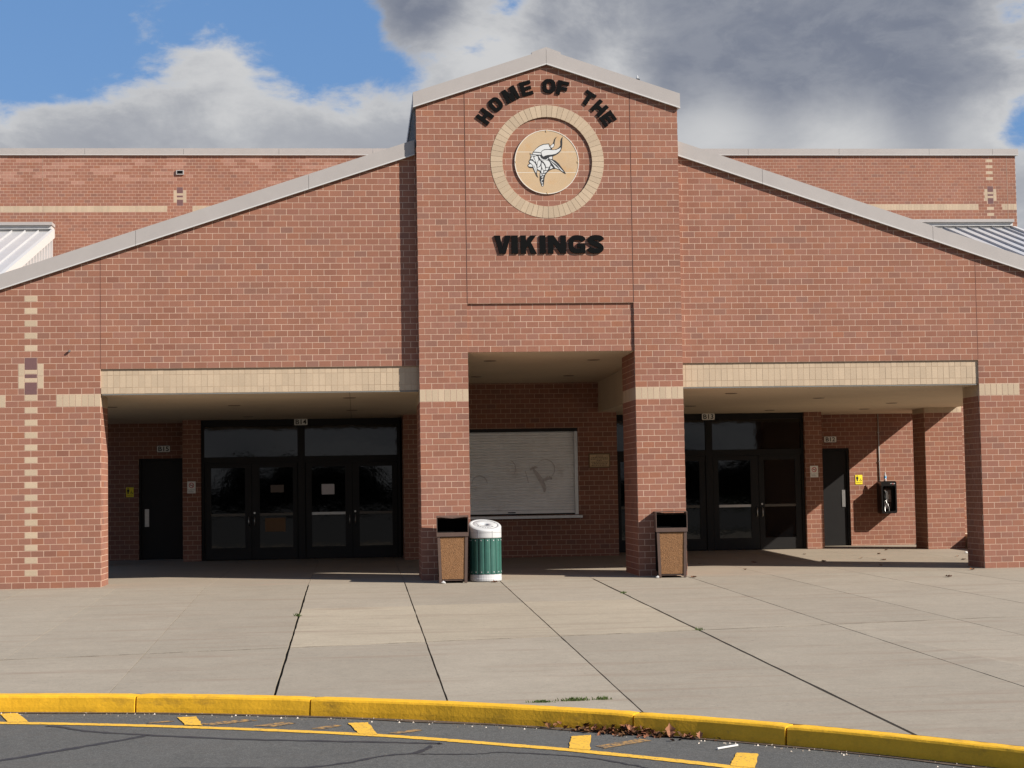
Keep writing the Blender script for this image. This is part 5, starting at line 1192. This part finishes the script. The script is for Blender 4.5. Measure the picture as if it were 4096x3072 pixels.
weed(5.74, -13.72, 'thin strip of grass in the pavement joint left of the bigger tuft by the kerb', 130, .045, .03); weed(6.04, -13.68, 'larger strip of green grass growing in the pavement near the kerb', 150, .06, .04); weed(6.27, -13.66, 'short grass strip right of the larger tuft near the kerb', 60, .035, .04)
weed(3.37, -5.6, 'small green weed in the wide pavement joint left of centre', 26, .02, .05); weed(8.19, -8.4, 'small weed where the wide joint meets the cross joint', 24, .03, .04); weed(8.07, -3.3, 'dry weed in the wide pavement joint towards the right bin', 40, .02, .04)
b = MB(); b.tube([(6.93, -15.43, zroad(-15.4)+.012), (7.12, -15.30, zroad(-15.3)+.012)], .008, 6); tag(b.build('plastic_straw', LITTER), 'white plastic straw lying on the asphalt by the kerb', 'straw')
for (x, y, s_, lab) in [(5.53, -.87, .038, 'crumpled white paper scrap at the foot of the left litter bin'), (9.03, -.72, .035, 'crumpled grey paper scrap at the foot of the right litter bin'), (16.26, 5.0, .04, 'white litter scrap beside the rear pier')]:
    b = MB(); V = []
    for i in range(5):
        for k in range(7):
            a = 2*math.pi*k/7; r_ = s_*math.sin(math.pi*(i+.5)/5)*rl.uniform(.6, 1.2); V.append((x+r_*math.cos(a), y+r_*math.sin(a)*.6, zfloor(y)+.002+s_*.5*(1-math.cos(math.pi*(i+.5)/5))*rl.uniform(.8, 1.2)))
    F = [(i*7+k, i*7+(k+1) % 7, (i+1)*7+(k+1) % 7, (i+1)*7+k) for i in range(4) for k in range(7)]+[tuple(28+k for k in range(7))]
    b.mesh(V, F); tag(b.build('paper_scrap', LITTER), lab, 'litter')

# ------------------------------------------------------------------ far side of the car park, seen only as reflections in the glass
b = MB(); nx, nz = 420, 8; V = []; rw = random.Random(4); crowns = [(rw.uniform(-160, 160), rw.uniform(2, 5.5), rw.uniform(3.2, 6.3)) for _ in range(150)]
for j in range(nz+1):
    for i in range(nx+1):
        x = -160+320*i/nx; top = max([2.8]+[h-r_*.9*(1-math.sqrt(1-((x-c_)/r_)**2)) for c_, r_, h in crowns if abs(x-c_) < r_])+rw.uniform(-.25, .25); t = j/nz
        V.append((x, -150+3*math.sin(i*1.3+j)-4*math.sin(math.pi*t)+rw.uniform(-1, 1), -.9+top*t))
F = [(j*(nx+1)+i, j*(nx+1)+i+1, (j+1)*(nx+1)+i+1, (j+1)*(nx+1)+i) for j in range(nz) for i in range(nx)]
Bk = [(x, y-12, z) for x, y, z in V]; b.mesh(V, [f[::-1] for f in F])
wd = b.build('far_woodland', WOOD, kind='stuff'); tag(wd, 'dark far-off belt of trees across the car park', 'woodland')
